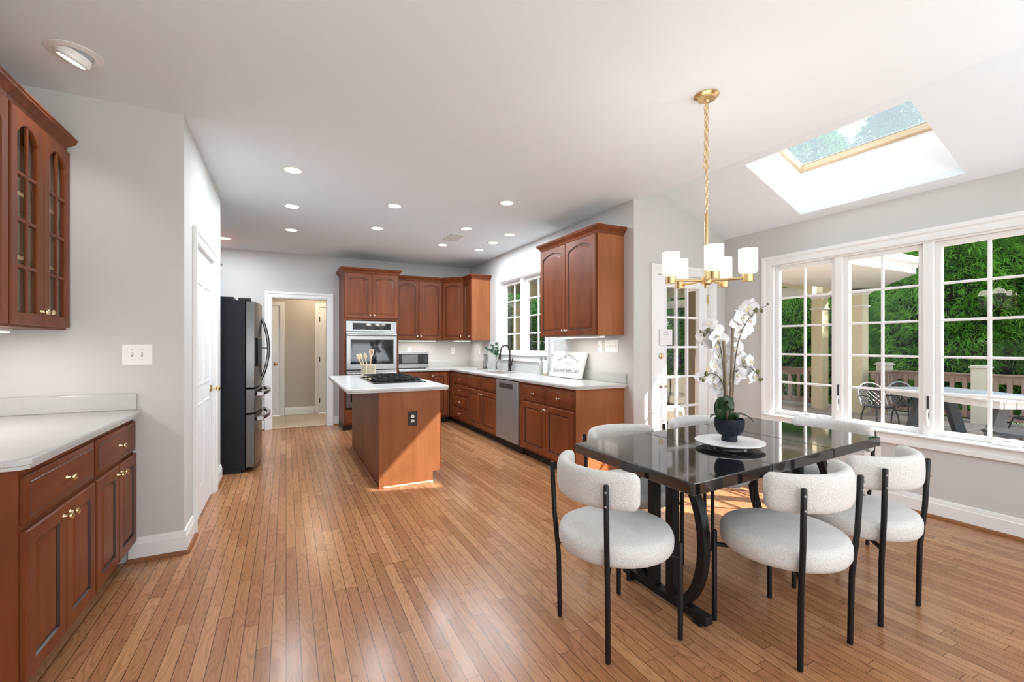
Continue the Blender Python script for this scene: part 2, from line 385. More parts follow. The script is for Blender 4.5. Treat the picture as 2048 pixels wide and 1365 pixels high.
M = dict(
    wall=simple('greige_wall_paint', (0.59, 0.583, 0.568), 0.75, noise=0.012, nscale=3, bump=0.02, bscale=300, spec=0.3),
    hall=simple('taupe_wall_paint', (0.50, 0.46, 0.41), 0.75, noise=0.012, nscale=3, spec=0.3),
    ceil=simple('cooled_ceiling_white', (0.82, 0.885, 0.94), 0.85, noise=0.008, nscale=3, spec=0.2),  # blue tint put into the white to cancel warm light bounced off the floor
    shaft=simple('bright_white_paint', (0.93, 0.93, 0.92), 0.7, noise=0.005, spec=0.2),
    trim=simple('white_trim_paint', (0.83, 0.83, 0.825), 0.35, noise=0.008, nscale=4),
    door=simple('white_door_paint', (0.84, 0.845, 0.85), 0.38, noise=0.006, nscale=4),
    cherry=wood('cherry_wood', (0.108, 0.0265, 0.0092), (0.225, 0.062, 0.0205)),
    cherry_h=wood('cherry_wood_horizontal', (0.108, 0.0265, 0.0092), (0.225, 0.062, 0.0205), along='x'),
    cherry_l=wood('cherry_veneer', (0.26, 0.086, 0.031), (0.385, 0.142, 0.055), rough=0.45),
    glaze=simple('cherry_glaze', (0.045, 0.014, 0.008), 0.4, noise=0.1),
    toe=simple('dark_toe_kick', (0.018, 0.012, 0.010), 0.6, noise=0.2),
    shoe=wood('oak_shoe_moulding', (0.22, 0.085, 0.035), (0.33, 0.14, 0.06), along='x'),
    quartz=quartz(), floor=oak_floor(), tile=tile_floor(), boucle=boucle(),
    steel=simple('brushed_steel', (0.35, 0.35, 0.348), 0.30, 1.0, noise=0.06, nscale=6, stretch=(1, 1, 40)),
    dwsteel=simple('slate_steel', (0.40, 0.40, 0.40), 0.42, 0.75, noise=0.06, nscale=6, stretch=(40, 1, 1)),
    blksteel=simple('black_stainless', (0.115, 0.112, 0.11), 0.22, 1.0, noise=0.05, nscale=4, stretch=(1, 1, 30)),
    fridgeside=simple('fridge_side_enamel', (0.011, 0.013, 0.017), 0.45, spec=0.22, noise=0.08, bump=0.03, bscale=400),
    black=simple('matte_black_metal', (0.010, 0.010, 0.011), 0.45, 0.4, noise=0.1),
    blackplastic=simple('black_plastic', (0.012, 0.012, 0.013), 0.4, noise=0.1),
    gloss=simple('gloss_black_lacquer', (0.006, 0.006, 0.007), 0.06, 0.0, spec=0.8, ior=1.72, noise=0.1, bump=0.012, bscale=9),
    ovenglass=simple('black_oven_glass', (0.006, 0.007, 0.008), 0.04, spec=0.5, noise=0.1, ior=1.45),
    mwglass=simple('grey_microwave_window', (0.12, 0.12, 0.12), 0.2, noise=0.1),
    brass=simple('satin_brass', (0.68, 0.50, 0.26), 0.28, 1.0, noise=0.04),
    pbrass=simple('polished_brass', (0.85, 0.70, 0.42), 0.14, 1.0, noise=0.03),
    nickel=simple('champagne_nickel', (0.80, 0.72, 0.62), 0.2, 1.0, noise=0.03),
    chrome=simple('hinge_steel', (0.45, 0.45, 0.44), 0.35, 1.0, noise=0.05),
    white=simple('white_plastic', (0.84, 0.84, 0.82), 0.35, noise=0.005),
    brownplate=simple('dark_brown_plate', (0.018, 0.012, 0.010), 0.4, noise=0.1),
    slot=simple('socket_slot', (0.03, 0.03, 0.03), 0.6, noise=0.1),
    opal=emit('opal_lit_shade', (1.0, 0.92, 0.81), 0.40),
    lens=emit('lit_lamp_lens', (1.0, 0.98, 0.94), 6.0),
    lens2=emit('lit_gimbal_lens', (1.0, 0.96, 0.88), 1.6),
    led=emit('under_cabinet_led', (1.0, 0.93, 0.82), 4.0),
    pane=glass('window_pane', (0.985, 0.99, 0.99), 0.022),
    cabglass=glass('cabinet_glass', (0.92, 0.90, 0.86), 0.03),
    vaseglass=glass('clear_vase_glass', (0.93, 0.96, 0.95), 0.05),
    skyglass=skylight_glass(),
    pine=wood('pale_pine', (0.66, 0.50, 0.33), (0.78, 0.63, 0.45), rough=0.5, coat=0.0, along='y'),
    cabin=simple('cabinet_interior', (0.46, 0.37, 0.26), 0.6, noise=0.06),
    porcelain=simple('white_porcelain', (0.80, 0.80, 0.79), 0.25, noise=0.01),
    bowl=simple('navy_textured_ceramic', (0.012, 0.016, 0.026), 0.5, spec=0.2, noise=0.1),
    petal=simple('orchid_petal', (0.86, 0.85, 0.86), 0.6, noise=0.03, nscale=30, sheen=0.2),
    petalc=simple('orchid_throat', (0.72, 0.62, 0.36), 0.6, noise=0.1),
    stem=simple('orchid_stem', (0.10, 0.075, 0.045), 0.6, noise=0.2),
    cane=simple('pale_support_cane', (0.22, 0.155, 0.10), 0.7, noise=0.15),
    bud=simple('orchid_bud', (0.12, 0.13, 0.04), 0.6, noise=0.2),
    oleaf=simple('orchid_leaf', (0.020, 0.050, 0.016), 0.3, noise=0.25, nscale=12),
    soil=simple('dark_moss', (0.02, 0.018, 0.014), 0.9, noise=0.3, bump=0.6, bscale=120),
    euc=simple('eucalyptus_leaf', (0.075, 0.17, 0.10), 0.6, noise=0.25, nscale=20),
    beech=wood('beech_utensil', (0.62, 0.45, 0.27), (0.74, 0.57, 0.38), rough=0.6, coat=0.0),
    crock=simple('beige_crock', (0.60, 0.50, 0.36), 0.6, noise=0.06),
    crockink=simple('crock_pattern_ink', (0.12, 0.11, 0.085), 0.7, noise=0.1),
    canvas=simple('white_canvas', (0.70, 0.695, 0.68), 0.7, noise=0.01),
    ink=simple('grey_ink', (0.075, 0.075, 0.072), 0.7, noise=0.1),
    paper=simple('paper_notice', (0.82, 0.81, 0.81), 0.8, noise=0.01),
    soapgrey=simple('grey_glass_bottle', (0.42, 0.43, 0.40), 0.25, noise=0.06),
    cork=simple('tan_bottle_base', (0.55, 0.47, 0.32), 0.7, noise=0.1),
    pewter=simple('patterned_pewter', (0.30, 0.30, 0.30), 0.35, 0.7, noise=0.55, nscale=60),
    bronze=simple('dark_bronze', (0.055, 0.050, 0.045), 0.35, 0.8, noise=0.2),
    # outdoors
    deck=boards('deck_boards', (0.42, 0.33, 0.27), (0.48, 0.38, 0.31), 0.14, 'Y'),
    rail=simple('brown_rail_stain', (0.30, 0.205, 0.155), 0.6, noise=0.15, nscale=5),
    stucco=simple('cream_post_paint', (0.62, 0.58, 0.46), 0.7, noise=0.03),
    colpaint=simple('tan_column_paint', (0.66, 0.58, 0.38), 0.7, noise=0.03),
    col_shaded=simple('shaded_column_tone', (0.13, 0.10, 0.055), 0.7, noise=0.05),  # porch shade put into the colour of one column
    soffit=simple('white_soffit', (0.78, 0.78, 0.75), 0.6, noise=0.02),
    fascia=simple('white_gutter', (0.82, 0.82, 0.80), 0.4, noise=0.02),
    shingle=simple('grey_shingle', (0.16, 0.15, 0.14), 0.9, noise=0.3, nscale=30),
    siding=simple('pale_siding', (0.62, 0.60, 0.52), 0.7, noise=0.03),
    grass=simple('lawn_green', (0.06, 0.11, 0.03), 0.9, noise=0.4, nscale=2),
    plank=boards('weathered_grey_planks', (0.55, 0.54, 0.53), (0.62, 0.61, 0.60), 0.16, 'Y', gap=0.008),
    slate=simple('slate_blue_paint', (0.060, 0.072, 0.080), 0.5, noise=0.12),
    iron=simple('cast_aluminium_dark', (0.035, 0.038, 0.042), 0.35, 0.3, noise=0.15),
    ironpale=simple('worn_aluminium_edge', (0.40, 0.40, 0.38), 0.5, 0.2, noise=0.15),
    cushion=simple('beige_cushion', (0.62, 0.56, 0.44), 0.9, noise=0.05, bump=0.1, bscale=80),
    wicker=simple('dark_wicker', (0.05, 0.045, 0.04), 0.8, noise=0.4, nscale=60),
    leaf=leaf_mat('evergreen_foliage', (0.055, 0.20, 0.025), (0.25, 0.56, 0.08)),
    leaf2=leaf_mat('blue_green_foliage', (0.05, 0.18, 0.06), (0.16, 0.40, 0.12)),
    leaf3=leaf_mat('yellowing_foliage', (0.05, 0.085, 0.02), (0.30, 0.24, 0.05)),
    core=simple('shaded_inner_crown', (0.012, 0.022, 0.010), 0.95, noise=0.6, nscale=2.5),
    bark=simple('grey_brown_bark', (0.065, 0.045, 0.032), 0.9, noise=0.4, nscale=14, stretch=(4, 4, 1)),
)
def _map(self, fn):
    self.v = [tuple(fn(*p)) for p in self.v]; return self
MB.map = _map

# ------------------------------------------------------------------ the shell of the house
XS, YF, YD, XW, YG, XP = 3.06, 7.83, 3.40, 4.38, 3.43, -0.57     # sink wall, far wall, door wall, window wall, side wall, pantry wall
ZC = 2.74
def slope(x): return 2.48 + 0.406 * (4.38 - x)

def grid_boxes(mb, u0, u1, v0, v1, holes, put):
    us = sorted({u0, u1, *[h[0] for h in holes], *[h[1] for h in holes]}); vs = sorted({v0, v1, *[h[2] for h in holes], *[h[3] for h in holes]})
    for a, b in zip(us, us[1:]):
        for c, d in zip(vs, vs[1:]):
            if any(h[0] <= (a + b) / 2 <= h[1] and h[2] <= (c + d) / 2 <= h[3] for h in holes): continue
            put(mb, a, b, c, d)
def wall_x(name, xa, xb, y0, y1, z0, z1, holes=(), mat='wall'):
    mb = MB(); grid_boxes(mb, y0, y1, z0, z1, holes, lambda m, a, b, c, d: m.box(xa, xb, a, b, c, d)); return ST(mb.build(name, M[mat], smooth=0))
def wall_y(name, ya, yb, x0, x1, z0, z1, holes=(), mat='wall'):
    mb = MB(); grid_boxes(mb, x0, x1, z0, z1, holes, lambda m, a, b, c, d: m.box(a, b, ya, yb, c, d)); return ST(mb.build(name, M[mat], smooth=0))

ST(MB().box(-1.64, 4.52, -3.1, YF, -0.08, 0).build('floor', M['floor'], smooth=0))
ST(MB().box(-1.34, 1.6, YF, 9.5, -0.08, -0.004).build('floor', M['tile'], smooth=0))
ST(MB().box(-0.2, 0.6, YF - 0.012, YF + 0.015, -0.01, 0.006).build('trim_1', M['shoe'], bevel=0.003))
wall_x('wall_left', -1.64, -1.5, -3.1, YG, 0, ZC)
wall_y('wall_nook_end', YG, YG + 0.14, -1.64, XP, 0, ZC)
wall_x('wall_pantry', XP - 0.14, XP, YG + 0.14, 5.17, 0, ZC, [(3.80, 4.68, 0, 2.03)])
wall_y('wall_pantry_back', 5.03, 5.17, -1.34, XP - 0.14, 0, ZC)
wall_x('wall_kitchen_left', -1.34, -1.2, 5.17, YF, 0, ZC)
wall_y('wall_far', YF, YF + 0.14, -1.34, XS + 0.14, 0, ZC, [(-0.20, 0.597, 0, 2.04)])
wall_x('wall_sink', XS, XS + 0.14, YD + 0.14, YF, 0, ZC, [(5.08, 6.51, 1.16, 2.30)])
wall_x('wall_window', XW, XW + 0.14, -3.1, YD, 0, slope(XW), [(1.0, 2.86, 0.60, 2.10), (-2.4, -0.3, 0.50, 2.30)])
wall_y('wall_rear', -3.24, -3.1, -1.64, 4.52, 0, 3.05, [(-1.3, 3.3, 0.12, 2.2)])
mb = MB()
mb.box(XS, 3.15, YD, YD + 0.14, 0, 2.98); mb.box(3.15, 3.365, YD, YD + 0.14, 0, 2.40); mb.box(4.13, XW + 0.14, YD, YD + 0.14, 0, 2.40)
mb.box(3.365, 4.13, YD, YD + 0.14, 2.035, 2.40)
mb.prism([(3.15, 2.40), (XW + 0.14, 2.40), (XW + 0.14, slope(XW + 0.14)), (3.15, slope(3.15))], YD, YD + 0.14, 'y')
ST(mb.build('wall_door', M['wall'], smooth=0))
# flat ceiling with its dropped edge, and the vault over the dining bay
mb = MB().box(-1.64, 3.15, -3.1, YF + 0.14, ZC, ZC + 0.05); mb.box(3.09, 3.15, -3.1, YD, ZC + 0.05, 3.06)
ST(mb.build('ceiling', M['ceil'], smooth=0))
SKY = (3.50, 4.285, 1.385, 2.515)
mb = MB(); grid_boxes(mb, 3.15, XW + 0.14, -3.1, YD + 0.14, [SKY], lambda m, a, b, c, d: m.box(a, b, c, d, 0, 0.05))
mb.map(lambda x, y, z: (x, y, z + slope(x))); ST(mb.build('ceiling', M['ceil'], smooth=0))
ST(MB().box(-1.34, 1.6, YF + 0.14, 9.5, 2.45, 2.5).build('ceiling', M['hall'], smooth=0))

# skylight: white shaft, pine frame, pane
sk = structure('window_3', 'skylight in the sloped ceiling with pale wood frame')
mb = MB(); t = 0.03; x0, x1, y0, y1 = SKY
up = 0.44
def shz(x): return slope(x) + up
for (a, b, c, d) in ((x0 - t, x0, y0 - t, y1 + t), (x1, x1 + t, y0 - t, y1 + t), (x0, x1, y0 - t, y0), (x0, x1, y1, y1 + t)):
    k = MB().box(a, b, c, d, 0.0501, up); k.map(lambda x, y, z: (x, y, z + slope(x))); mb.add(k.v, k.f)
mb.build('shaft', M['shaft'], sk, smooth=0)
mb = MB(); w = 0.032
for (a, b, c, d) in ((x0, x0 + w, y0, y1), (x1 - w, x1, y0, y1), (x0 + w, x1 - w, y0, y0 + w), (x0 + w, x1 - w, y1 - w, y1)):
    k = MB().box(a, b, c, d, up - 0.06, up); k.map(lambda x, y, z: (x, y, z + slope(x))); mb.add(k.v, k.f)
mb.build('skylight_frame', M['pine'], sk, smooth=0, bevel=0.004)
k = MB(); k.add([(x0 + w, y0 + w, up - 0.015), (x1 - w, y0 + w, up - 0.015), (x1 - w, y1 - w, up - 0.015), (x0 + w, y1 - w, up - 0.015)], [(0, 1, 2, 3)]); k.map(lambda x, y, z: (x, y, z + slope(x))); k.build('glass_pane', M['skyglass'], sk, smooth=0)

# hall beyond the cased opening
wall_y('wall_hall_far', 9.32, 9.45, -1.34, 1.6, 0, 2.45, [(-0.86, -0.10, 0, 2.03), (0.565, 1.32, 0, 2.03)], 'hall')
wall_x('wall_hall_left', -1.34, -1.2, YF + 0.14, 9.32, 0, 2.45, (), 'hall')
wall_x('wall_hall_right', 1.46, 1.6, YF + 0.14, 9.32, 0, 2.45, (), 'hall')
light('hall_lamp', 'POINT', (0.5, 8.7, 2.3), 14, (1.0, 0.80, 0.58), shadow_soft_size=0.12)

# ------------------------------------------------------------------ trim helpers
CAS = [(0.0, 0.0), (0.0, 0.012), (0.012, 0.017), (0.05, 0.017), (0.062, 0.026), (0.088, 0.028), (0.092, 0.024), (0.092, 0.0)]
def m_yneg(yc): return lambda a, b, h: (a, yc - h, b)
def m_xneg(xc): return lambda a, b, h: (xc - h, a, b)
def m_xpos(xc): return lambda a, b, h: (xc + h, a, b)
def casing(u0, u1, v1, Mf, v0=None, prof=CAS):
    if v0 is None: return MB().sweep(prof, [(u1, 0), (u1, v1), (u0, v1), (u0, 0)], M=Mf)
    return MB().sweep(prof, [(u0, v0), (u1, v0), (u1, v1), (u0, v1)], closed=True, M=Mf)
def boxes(Mf, lst):
    mb = MB()
    for a, b, c, d, e, f in lst: mb.box(a, b, c, d, e, f)
    return mb.map(Mf)
def sash(parent, Mf, u0, u1, v0, v1, cols, rows, hd, stile=0.045, mun=0.018, name='sash', bot=None, latch=None):
    """casement sash in plane hd (depth, negative = behind the wall face)"""
    bot = stile if bot is None else bot
    g = (u0 + stile, u1 - stile, v0 + bot, v1 - stile)
    L = [(u0, u0 + stile, v0, v1, hd - 0.02, hd + 0.02), (u1 - stile, u1, v0, v1, hd - 0.02, hd + 0.02),
         (u0 + stile, u1 - stile, v0, v0 + bot, hd - 0.02, hd + 0.02), (u0 + stile, u1 - stile, v1 - stile, v1, hd - 0.02, hd + 0.02)]
    o = boxes(Mf, L).build(name, M['trim'], parent, smooth=0, bevel=0.004)
    L = []
    for i in range(1, cols):
        u = g[0] + (g[1] - g[0]) * i / cols; L.append((u - mun / 2, u + mun / 2, g[2], g[3], hd - 0.010, hd + 0.012))
    for j in range(1, rows):
        v = g[2] + (g[3] - g[2]) * j / rows; L.append((g[0], g[1], v - mun / 2, v + mun / 2, hd - 0.009, hd + 0.0125))
    boxes(Mf, L).build('muntin_grid', M['trim'], o, smooth=0, bevel=0.003)
    MB().add([(g[0], g[2], hd), (g[1], g[2], hd), (g[1], g[3], hd), (g[0], g[3], hd)], [(0, 1, 2, 3)]).map(Mf).build('glass_pane', M['pane'], o, smooth=0)
    return o

# dining window: three casements in one frame
w1 = structure('window_1', 'wide triple casement window above the dining table')
Mw = m_xneg(XW)
casing(1.0, 2.86, 2.10, Mw, 0.60).build('casing', M['trim'], w1, smooth=25)
L = [(1.0, 1.012, 0.6, 2.1, -0.13, 0.0), (2.848, 2.86, 0.6, 2.1, -0.13, 0.0), (1.0, 2.86, 2.088, 2.1, -0.13, 0), (1.0, 2.86, 0.6, 0.612, -0.13, 0),
     (2.225, 2.285, 0.6, 2.1, -0.12, -0.012), (1.60, 1.66, 0.6, 2.1, -0.12, -0.012)]
boxes(Mw, L).build('window_frame', M['trim'], w1, smooth=0, bevel=0.003)
boxes(Mw, [(0.93, 2.93, 0.592, 0.606, -0.02, 0.05)]).build('window_stool', M['trim'], w1, smooth=0, bevel=0.005)
ss = []
for (a, b) in ((2.285, 2.848), (1.66, 2.225), (1.012, 1.60)):
    ss.append(sash(w1, Mw, a, b, 0.612, 2.088, 2, 5, -0.062, stile=0.04))
def crank(parent, u, Mf, v, hd):
    mb = MB().box(u - 0.075, u + 0.075, v, v + 0.028, hd, hd + 0.04); mb.box(u - 0.03, u + 0.03, v + 0.028, v + 0.042, hd + 0.005, hd + 0.03)
    mb.map(Mf); o = mb.build('crank_operator', M['trim'], parent, smooth=0, bevel=0.008)
    k = MB().tube([(u + 0.02, v + 0.03, hd + 0.03), (u + 0.05, v + 0.045, hd + 0.06), (u + 0.09, v + 0.04, hd + 0.062)], 0.007, 8); k.ball((u + 0.09, v + 0.04, hd + 0.062), 0.012)
    k.map(Mf).build('crank_handle', M['trim'], o)
    boxes(Mf, [(u - 0.12, u - 0.06, v + 0.045, v + 0.052, hd - 0.012, hd - 0.008), (u + 0.0, u + 0.045, v + 0.045, v + 0.055, hd - 0.012, hd - 0.008)]).build('operator_slot', M['slot'], o, smooth=0)
crank(ss[2], 1.21, Mw, 0.612, -0.04); crank(ss[0], 2.52, Mw, 0.612, -0.04)
def latch(parent, u, v, Mf, hd):
    mb = MB().tube([(u, v + 0.09, hd), (u, v + 0.05, hd + 0.018), (u - 0.004, v, hd + 0.022), (u - 0.012, v - 0.035, hd + 0.03)], [0.006, 0.008, 0.009, 0.011], 8).map(Mf)
    o = mb.build('sash_latch', M['white'], parent)
    boxes(Mf, [(u - 0.006, u + 0.006, v + 0.01, v + 0.19, hd - 0.002, hd + 0.003)]).build('latch_slot', M['slot'], o, smooth=0)
latch(ss[2], 1.63, 0.72, Mw, -0.010); latch(ss[0], 2.255, 0.76, Mw, -0.010)

# kitchen window over the sink
w2 = structure('window_2', 'white double casement window over the kitchen sink')
Ms = m_xneg(XS)
casing(5.08, 6.51, 2.30, Ms, 1.16).build('casing', M['trim'], w2, smooth=25)
boxes(Ms, [(5.08, 5.092, 1.16, 2.3, -0.13, 0), (6.498, 6.51, 1.16, 2.3, -0.13, 0), (5.08, 6.51, 2.288, 2.3, -0.13, 0), (5.08, 6.51, 1.16, 1.172, -0.13, 0), (5.77, 5.83, 1.16, 2.3, -0.13, -0.02)]).build('window_frame', M['trim'], w2, smooth=0, bevel=0.003)
boxes(Ms, [(4.98, 6.61, 1.150, 1.168, -0.03, 0.055)]).build('window_stool', M['trim'], w2, smooth=0, bevel=0.005)
s_a = sash(w2, Ms, 5.83, 6.498, 1.172, 2.288, 2, 4, -0.10, stile=0.05); s_b = sash(w2, Ms, 5.092, 5.77, 1.172, 2.288, 2, 4, -0.10, stile=0.05)
crank(s_b, 5.42, Ms, 1.172, -0.075)

# unseen rear glazing and slatted side window, added to carry the fill lights
w4 = structure('added_window_4')
L = [(-1.3, 3.3, 0.12, 0.18, -0.1, 0.02), (-1.3, 3.3, 2.14, 2.2, -0.1, 0.02)] + [(u, u + 0.07, 0.18, 2.14, -0.1, 0.02) for u in (-1.3, -0.17, 0.965, 2.1, 3.23)]
boxes(lambda a, b, h: (a, -3.1 + h, b), L).build('window_frame', M['trim'], w4, smooth=0)
w5 = structure('added_window_5')
boxes(m_xneg(XW), [(-2.4, -0.3, 0.50, 0.56, -0.1, 0.02), (-2.4, -0.3, 2.24, 2.3, -0.1, 0.02)] + [(u, u + 0.07, 0.56, 2.24, -0.1, 0.02) for u in (-2.4, -1.385, -0.37)]).build('window_frame', M['trim'], w5, smooth=0)
mb = MB()
for i in range(33): z = 0.57 + i * 0.0505; mb.add([(XW + 0.055, -2.33, z), (XW + 0.055, -0.37, z), (XW + 0.004, -0.37, z + 0.036), (XW + 0.004, -2.33, z + 0.036)], [(0, 1, 2, 3)])
o = mb.build('added_blind', M['trim'], w5, smooth=0); k = o.modifiers.new('thickness', 'SOLIDIFY'); k.thickness = 0.003

# ------------------------------------------------------------------ doors
def raised(mb, x0, x1, z0, z1, y):
    """moulded raised panel on a white door face lying in plane y, facing -y"""
    def R(i, d): return [(x0 + i, y - d, z0 + i), (x1 - i, y - d, z0 + i), (x1 - i, y - d, z1 - i), (x0 + i, y - d, z1 - i)]
    mb.loft([R(-0.004, -0.002), R(0.0, 0.006), R(0.010, 0.006), R(0.020, 0.001), R(0.026, 0.001), R(0.046, 0.006), R(0.048, 0.006)])
def six_panel(parent, w, h, mat='door', y=0.0):
    mb = MB().box(0, w, y, y + 0.035, 0.008, h)
    s = 0.11; mid = 0.09; c = (w - 2 * s - mid) / 2
    for xa in (s, s + c + mid):
        raised(mb, xa, xa + c, 0.22, 0.86, y); raised(mb, xa, xa + c, 1.00, 1.66, y); raised(mb, xa, xa + c, 1.76, h - 0.11, y)
    return mb.build('door_leaf', M[mat], parent, smooth=30)
def knob_set(parent, x, z, y, mat='pbrass', egg=True):
    mb = MB().lathe([(0.0, 0.0), (0.030, 0.0), (0.030, 0.006), (0.022, 0.010), (0.010, 0.014), (0.010, 0.036), (0.022, 0.042), (0.029, 0.056), (0.027, 0.068), (0.015, 0.076), (0, 0.077)], (x, y, z), 20, axis='y')
    return mb.build('door_knob', M[mat], parent)
def hinges(parent, x, zs, y, mat='chrome'):
    for z in zs:
        MB().box(x - 0.014, x + 0.014, y - 0.005, y, z - 0.045, z + 0.045).cyl((x, y - 0.008, z - 0.048), (x, y - 0.008, z + 0.048), 0.007, 8).build('hinge', M[mat], parent)

d1 = structure('door_1', 'white six panel pantry door with three hinges', (XP - 0.012, 3.815, 0), PI / 2)
six_panel(d1, 0.85, 2.02); hinges(d1, -0.004, (0.24, 1.03, 1.82), -0.004)
mb = MB().lathe([(0, 0), (0.032, 0), (0.032, 0.006), (0.02, 0.012), (0.010, 0.016), (0.010, 0.045), (0, 0.045)], (0.785, 0, 0.93), 20, axis='y')
mb.lathe([(0, 0.04), (0.016, 0.042), (0.026, 0.052), (0.028, 0.064), (0.020, 0.074), (0, 0.078)], (0.785, 0, 0.93), 20, axis='y')
mb.build('door_knob', M['pbrass'], d1)
ST(casing(3.80, 4.68, 2.03, m_xpos(XP)).build('trim_2', M['trim'], smooth=25))
ST(boxes(m_xpos(XP), [(3.80, 3.812, 0, 2.03, -0.13, 0), (4.668, 4.68, 0, 2.03, -0.13, 0), (3.80, 4.68, 2.023, 2.035, -0.13, 0)]).build('trim_3', M['trim'], smooth=0))
ST(casing(-0.20, 0.597, 2.04, m_yneg(YF)).build('trim_4', M['trim'], smooth=25))
ST(boxes(m_yneg(YF), [(-0.20, -0.19, 0, 2.04, -0.15, 0), (0.587, 0.597, 0, 2.04, -0.15, 0), (-0.2, 0.597, 2.03, 2.04, -0.15, 0)]).build('trim_5', M['trim'], smooth=0))

# french door to the porch
d2 = structure('door_2', 'white glazed french door with fifteen panes to the porch', (3.373, YD + 0.02, 0), 0)
wL, hL = 0.75, 2.025
gx0, gx1, gz0, gz1 = 0.138, 0.617, 0.345, 1.905
mb = MB(); grid_boxes(mb, 0, wL, 0.01, hL, [(gx0, gx1, gz0, gz1)], lambda m, a, b, c, d: m.box(a, b, 0, 0.042, c, d))
mb.build('door_leaf', M['door'], d2, smooth=0)
mb = MB()
fr = [(0, 0.0), (0, 0.008), (0.012, 0.010), (0.02, 0.0)]
mb.sweep(fr, [(gx0, gz0), (gx1, gz0), (gx1, gz1), (gx0, gz1)], closed=True, M=lambda a, b, h: (a, -h, b))
for i in (1, 2):
    u = gx0 + (gx1 - gx0) * i / 3; mb.box(u - 0.011, u + 0.011, 0.006, 0.036, gz0, gz1)
for j in range(1, 5):
    v = gz0 + (gz1 - gz0) * j / 5; mb.box(gx0, gx1, 0.007, 0.035, v - 0.011, v + 0.011)
mb.build('muntin_grid', M['door'], d2, smooth=25)
MB().add([(gx0, 0.021, gz0), (gx1, 0.021, gz0), (gx1, 0.021, gz1), (gx0, 0.021, gz1)], [(0, 1, 2, 3)]).build('glass_pane', M['pane'], d2, smooth=0)
MB().lathe([(0, 0), (0.030, 0), (0.030, 0.008), (0.022, 0.014), (0.014, 0.016), (0.014, 0.022), (0, 0.022)], (0.065, 0, 1.19), 20, axis='y').build('deadbolt', M['brass'], d2)
mb = MB().lathe([(0, 0), (0.030, 0), (0.030, 0.006), (0.014, 0.012), (0.010, 0.016), (0.010, 0.045), (0, 0.045)], (0.065, 0, 0.89), 20, axis='y')
mb.lathe([(0, 0.038), (0.018, 0.041), (0.027, 0.052), (0.025, 0.066), (0, 0.072)], (0.065, 0, 0.89), 20, axis='y'); mb.build('door_knob', M['nickel'], d2)
hinges(d2, 0.752, (0.25, 1.02, 1.80), -0.002, 'pbrass')
ST(casing(3.365, 4.13, 2.035, m_yneg(YD)).build('trim_6', M['trim'], smooth=25))
ST(boxes(m_yneg(YD), [(3.355, 3.371, 0, 2.035, -0.139, 0.002), (4.125, 4.139, 0, 2.035, -0.139, 0.002), (3.36, 4.13, 2.028, 2.04, -0.139, 0.002)]).build('trim_7', M['trim'], smooth=0))
note = thing('paper_notice', 'small white paper notice taped to the glazed porch door', 'notice', (3.50, YD + 0.009, 1.30))
MB().box(-0.085, 0.085, -0.0015, 0, 0, 0.165).build('sheet', M['paper'], note, smooth=0)
mb = MB()
for z, w, o in ((0.128, 0.045, 0.0), (0.108, 0.085, 0.0), (0.084, 0.015, 0.0), (0.062, 0.10, 0.0)):
    x = -w / 2
    while x < w / 2:
        l = random.uniform(0.006, 0.014); mb.box(x, min(x + l, w / 2), -0.0022, -0.0012, z, z + 0.006); x += l + 0.004
mb.build('printed_lines', M['pewter'], note, smooth=0)

# hall doors
d3 = structure('door_3', 'white panelled hall door with brass knob', (-0.86, 9.335, 0)); six_panel(d3, 0.76, 2.02); knob_set(d3, 0.69, 0.96, 0, 'brass')
d4 = structure('door_4', 'cream hall door on dark hinges', (0.565, 9.335, 0)); six_panel(d4, 0.755, 2.02); hinges(d4, 0.006, (0.24, 1.03, 1.80), 0, 'bronze')
CAS2 = [(0, 0), (0, 0.012), (0.01, 0.016), (0.07, 0.02), (0.075, 0)]
ST(casing(-0.86, -0.10, 2.03, m_yneg(9.32), prof=CAS2).build('trim_8', M['trim'], smooth=25))
ST(casing(0.565, 1.32, 2.03, m_yneg(9.32), prof=CAS2).build('trim_9', M['trim'], smooth=25))

# ------------------------------------------------------------------ baseboards with oak shoe moulding
BB = [(0, 0), (0.016, 0), (0.016, 0.105), (0.012, 0.112), (0.012, 0.122), (0.007, 0.140), (0, 0.142)]
SH = [(0.016, 0), (0.034, 0), (0.033, 0.010), (0.027, 0.019), (0.016, 0.022)]
tn = [10]
def baseboard(name, path, shoe=True):
    ST(MB().sweep(BB, path).build(name, M['trim'], smooth=25))
    if shoe: ST(MB().sweep(SH, path).build('trim_%d' % tn[0], M['shoe'], smooth=40)); tn[0] += 1
baseboard('baseboard_pantry', [(-0.862, YG), (XP, YG), (XP, 3.705)][::1] if False else [(-0.84, YG), (XP, YG), (XP, 3.705)])
baseboard('baseboard_pantry_end', [(XP, 4.775), (XP, 5.17)])
baseboard('baseboard_far_left', [(-0.36, YF), (-0.295, YF)]); baseboard('baseboard_far_right', [(0.692, YF), (0.77, YF)])
baseboard('baseboard_door_wall', [(XS, YD), (3.27, YD)]); baseboard('baseboard_window', [(4.225, YD), (XW, YD), (XW, -3.1)])
baseboard('baseboard_hall', [(-0.02, 9.32), (0.487, 9.32)], False)
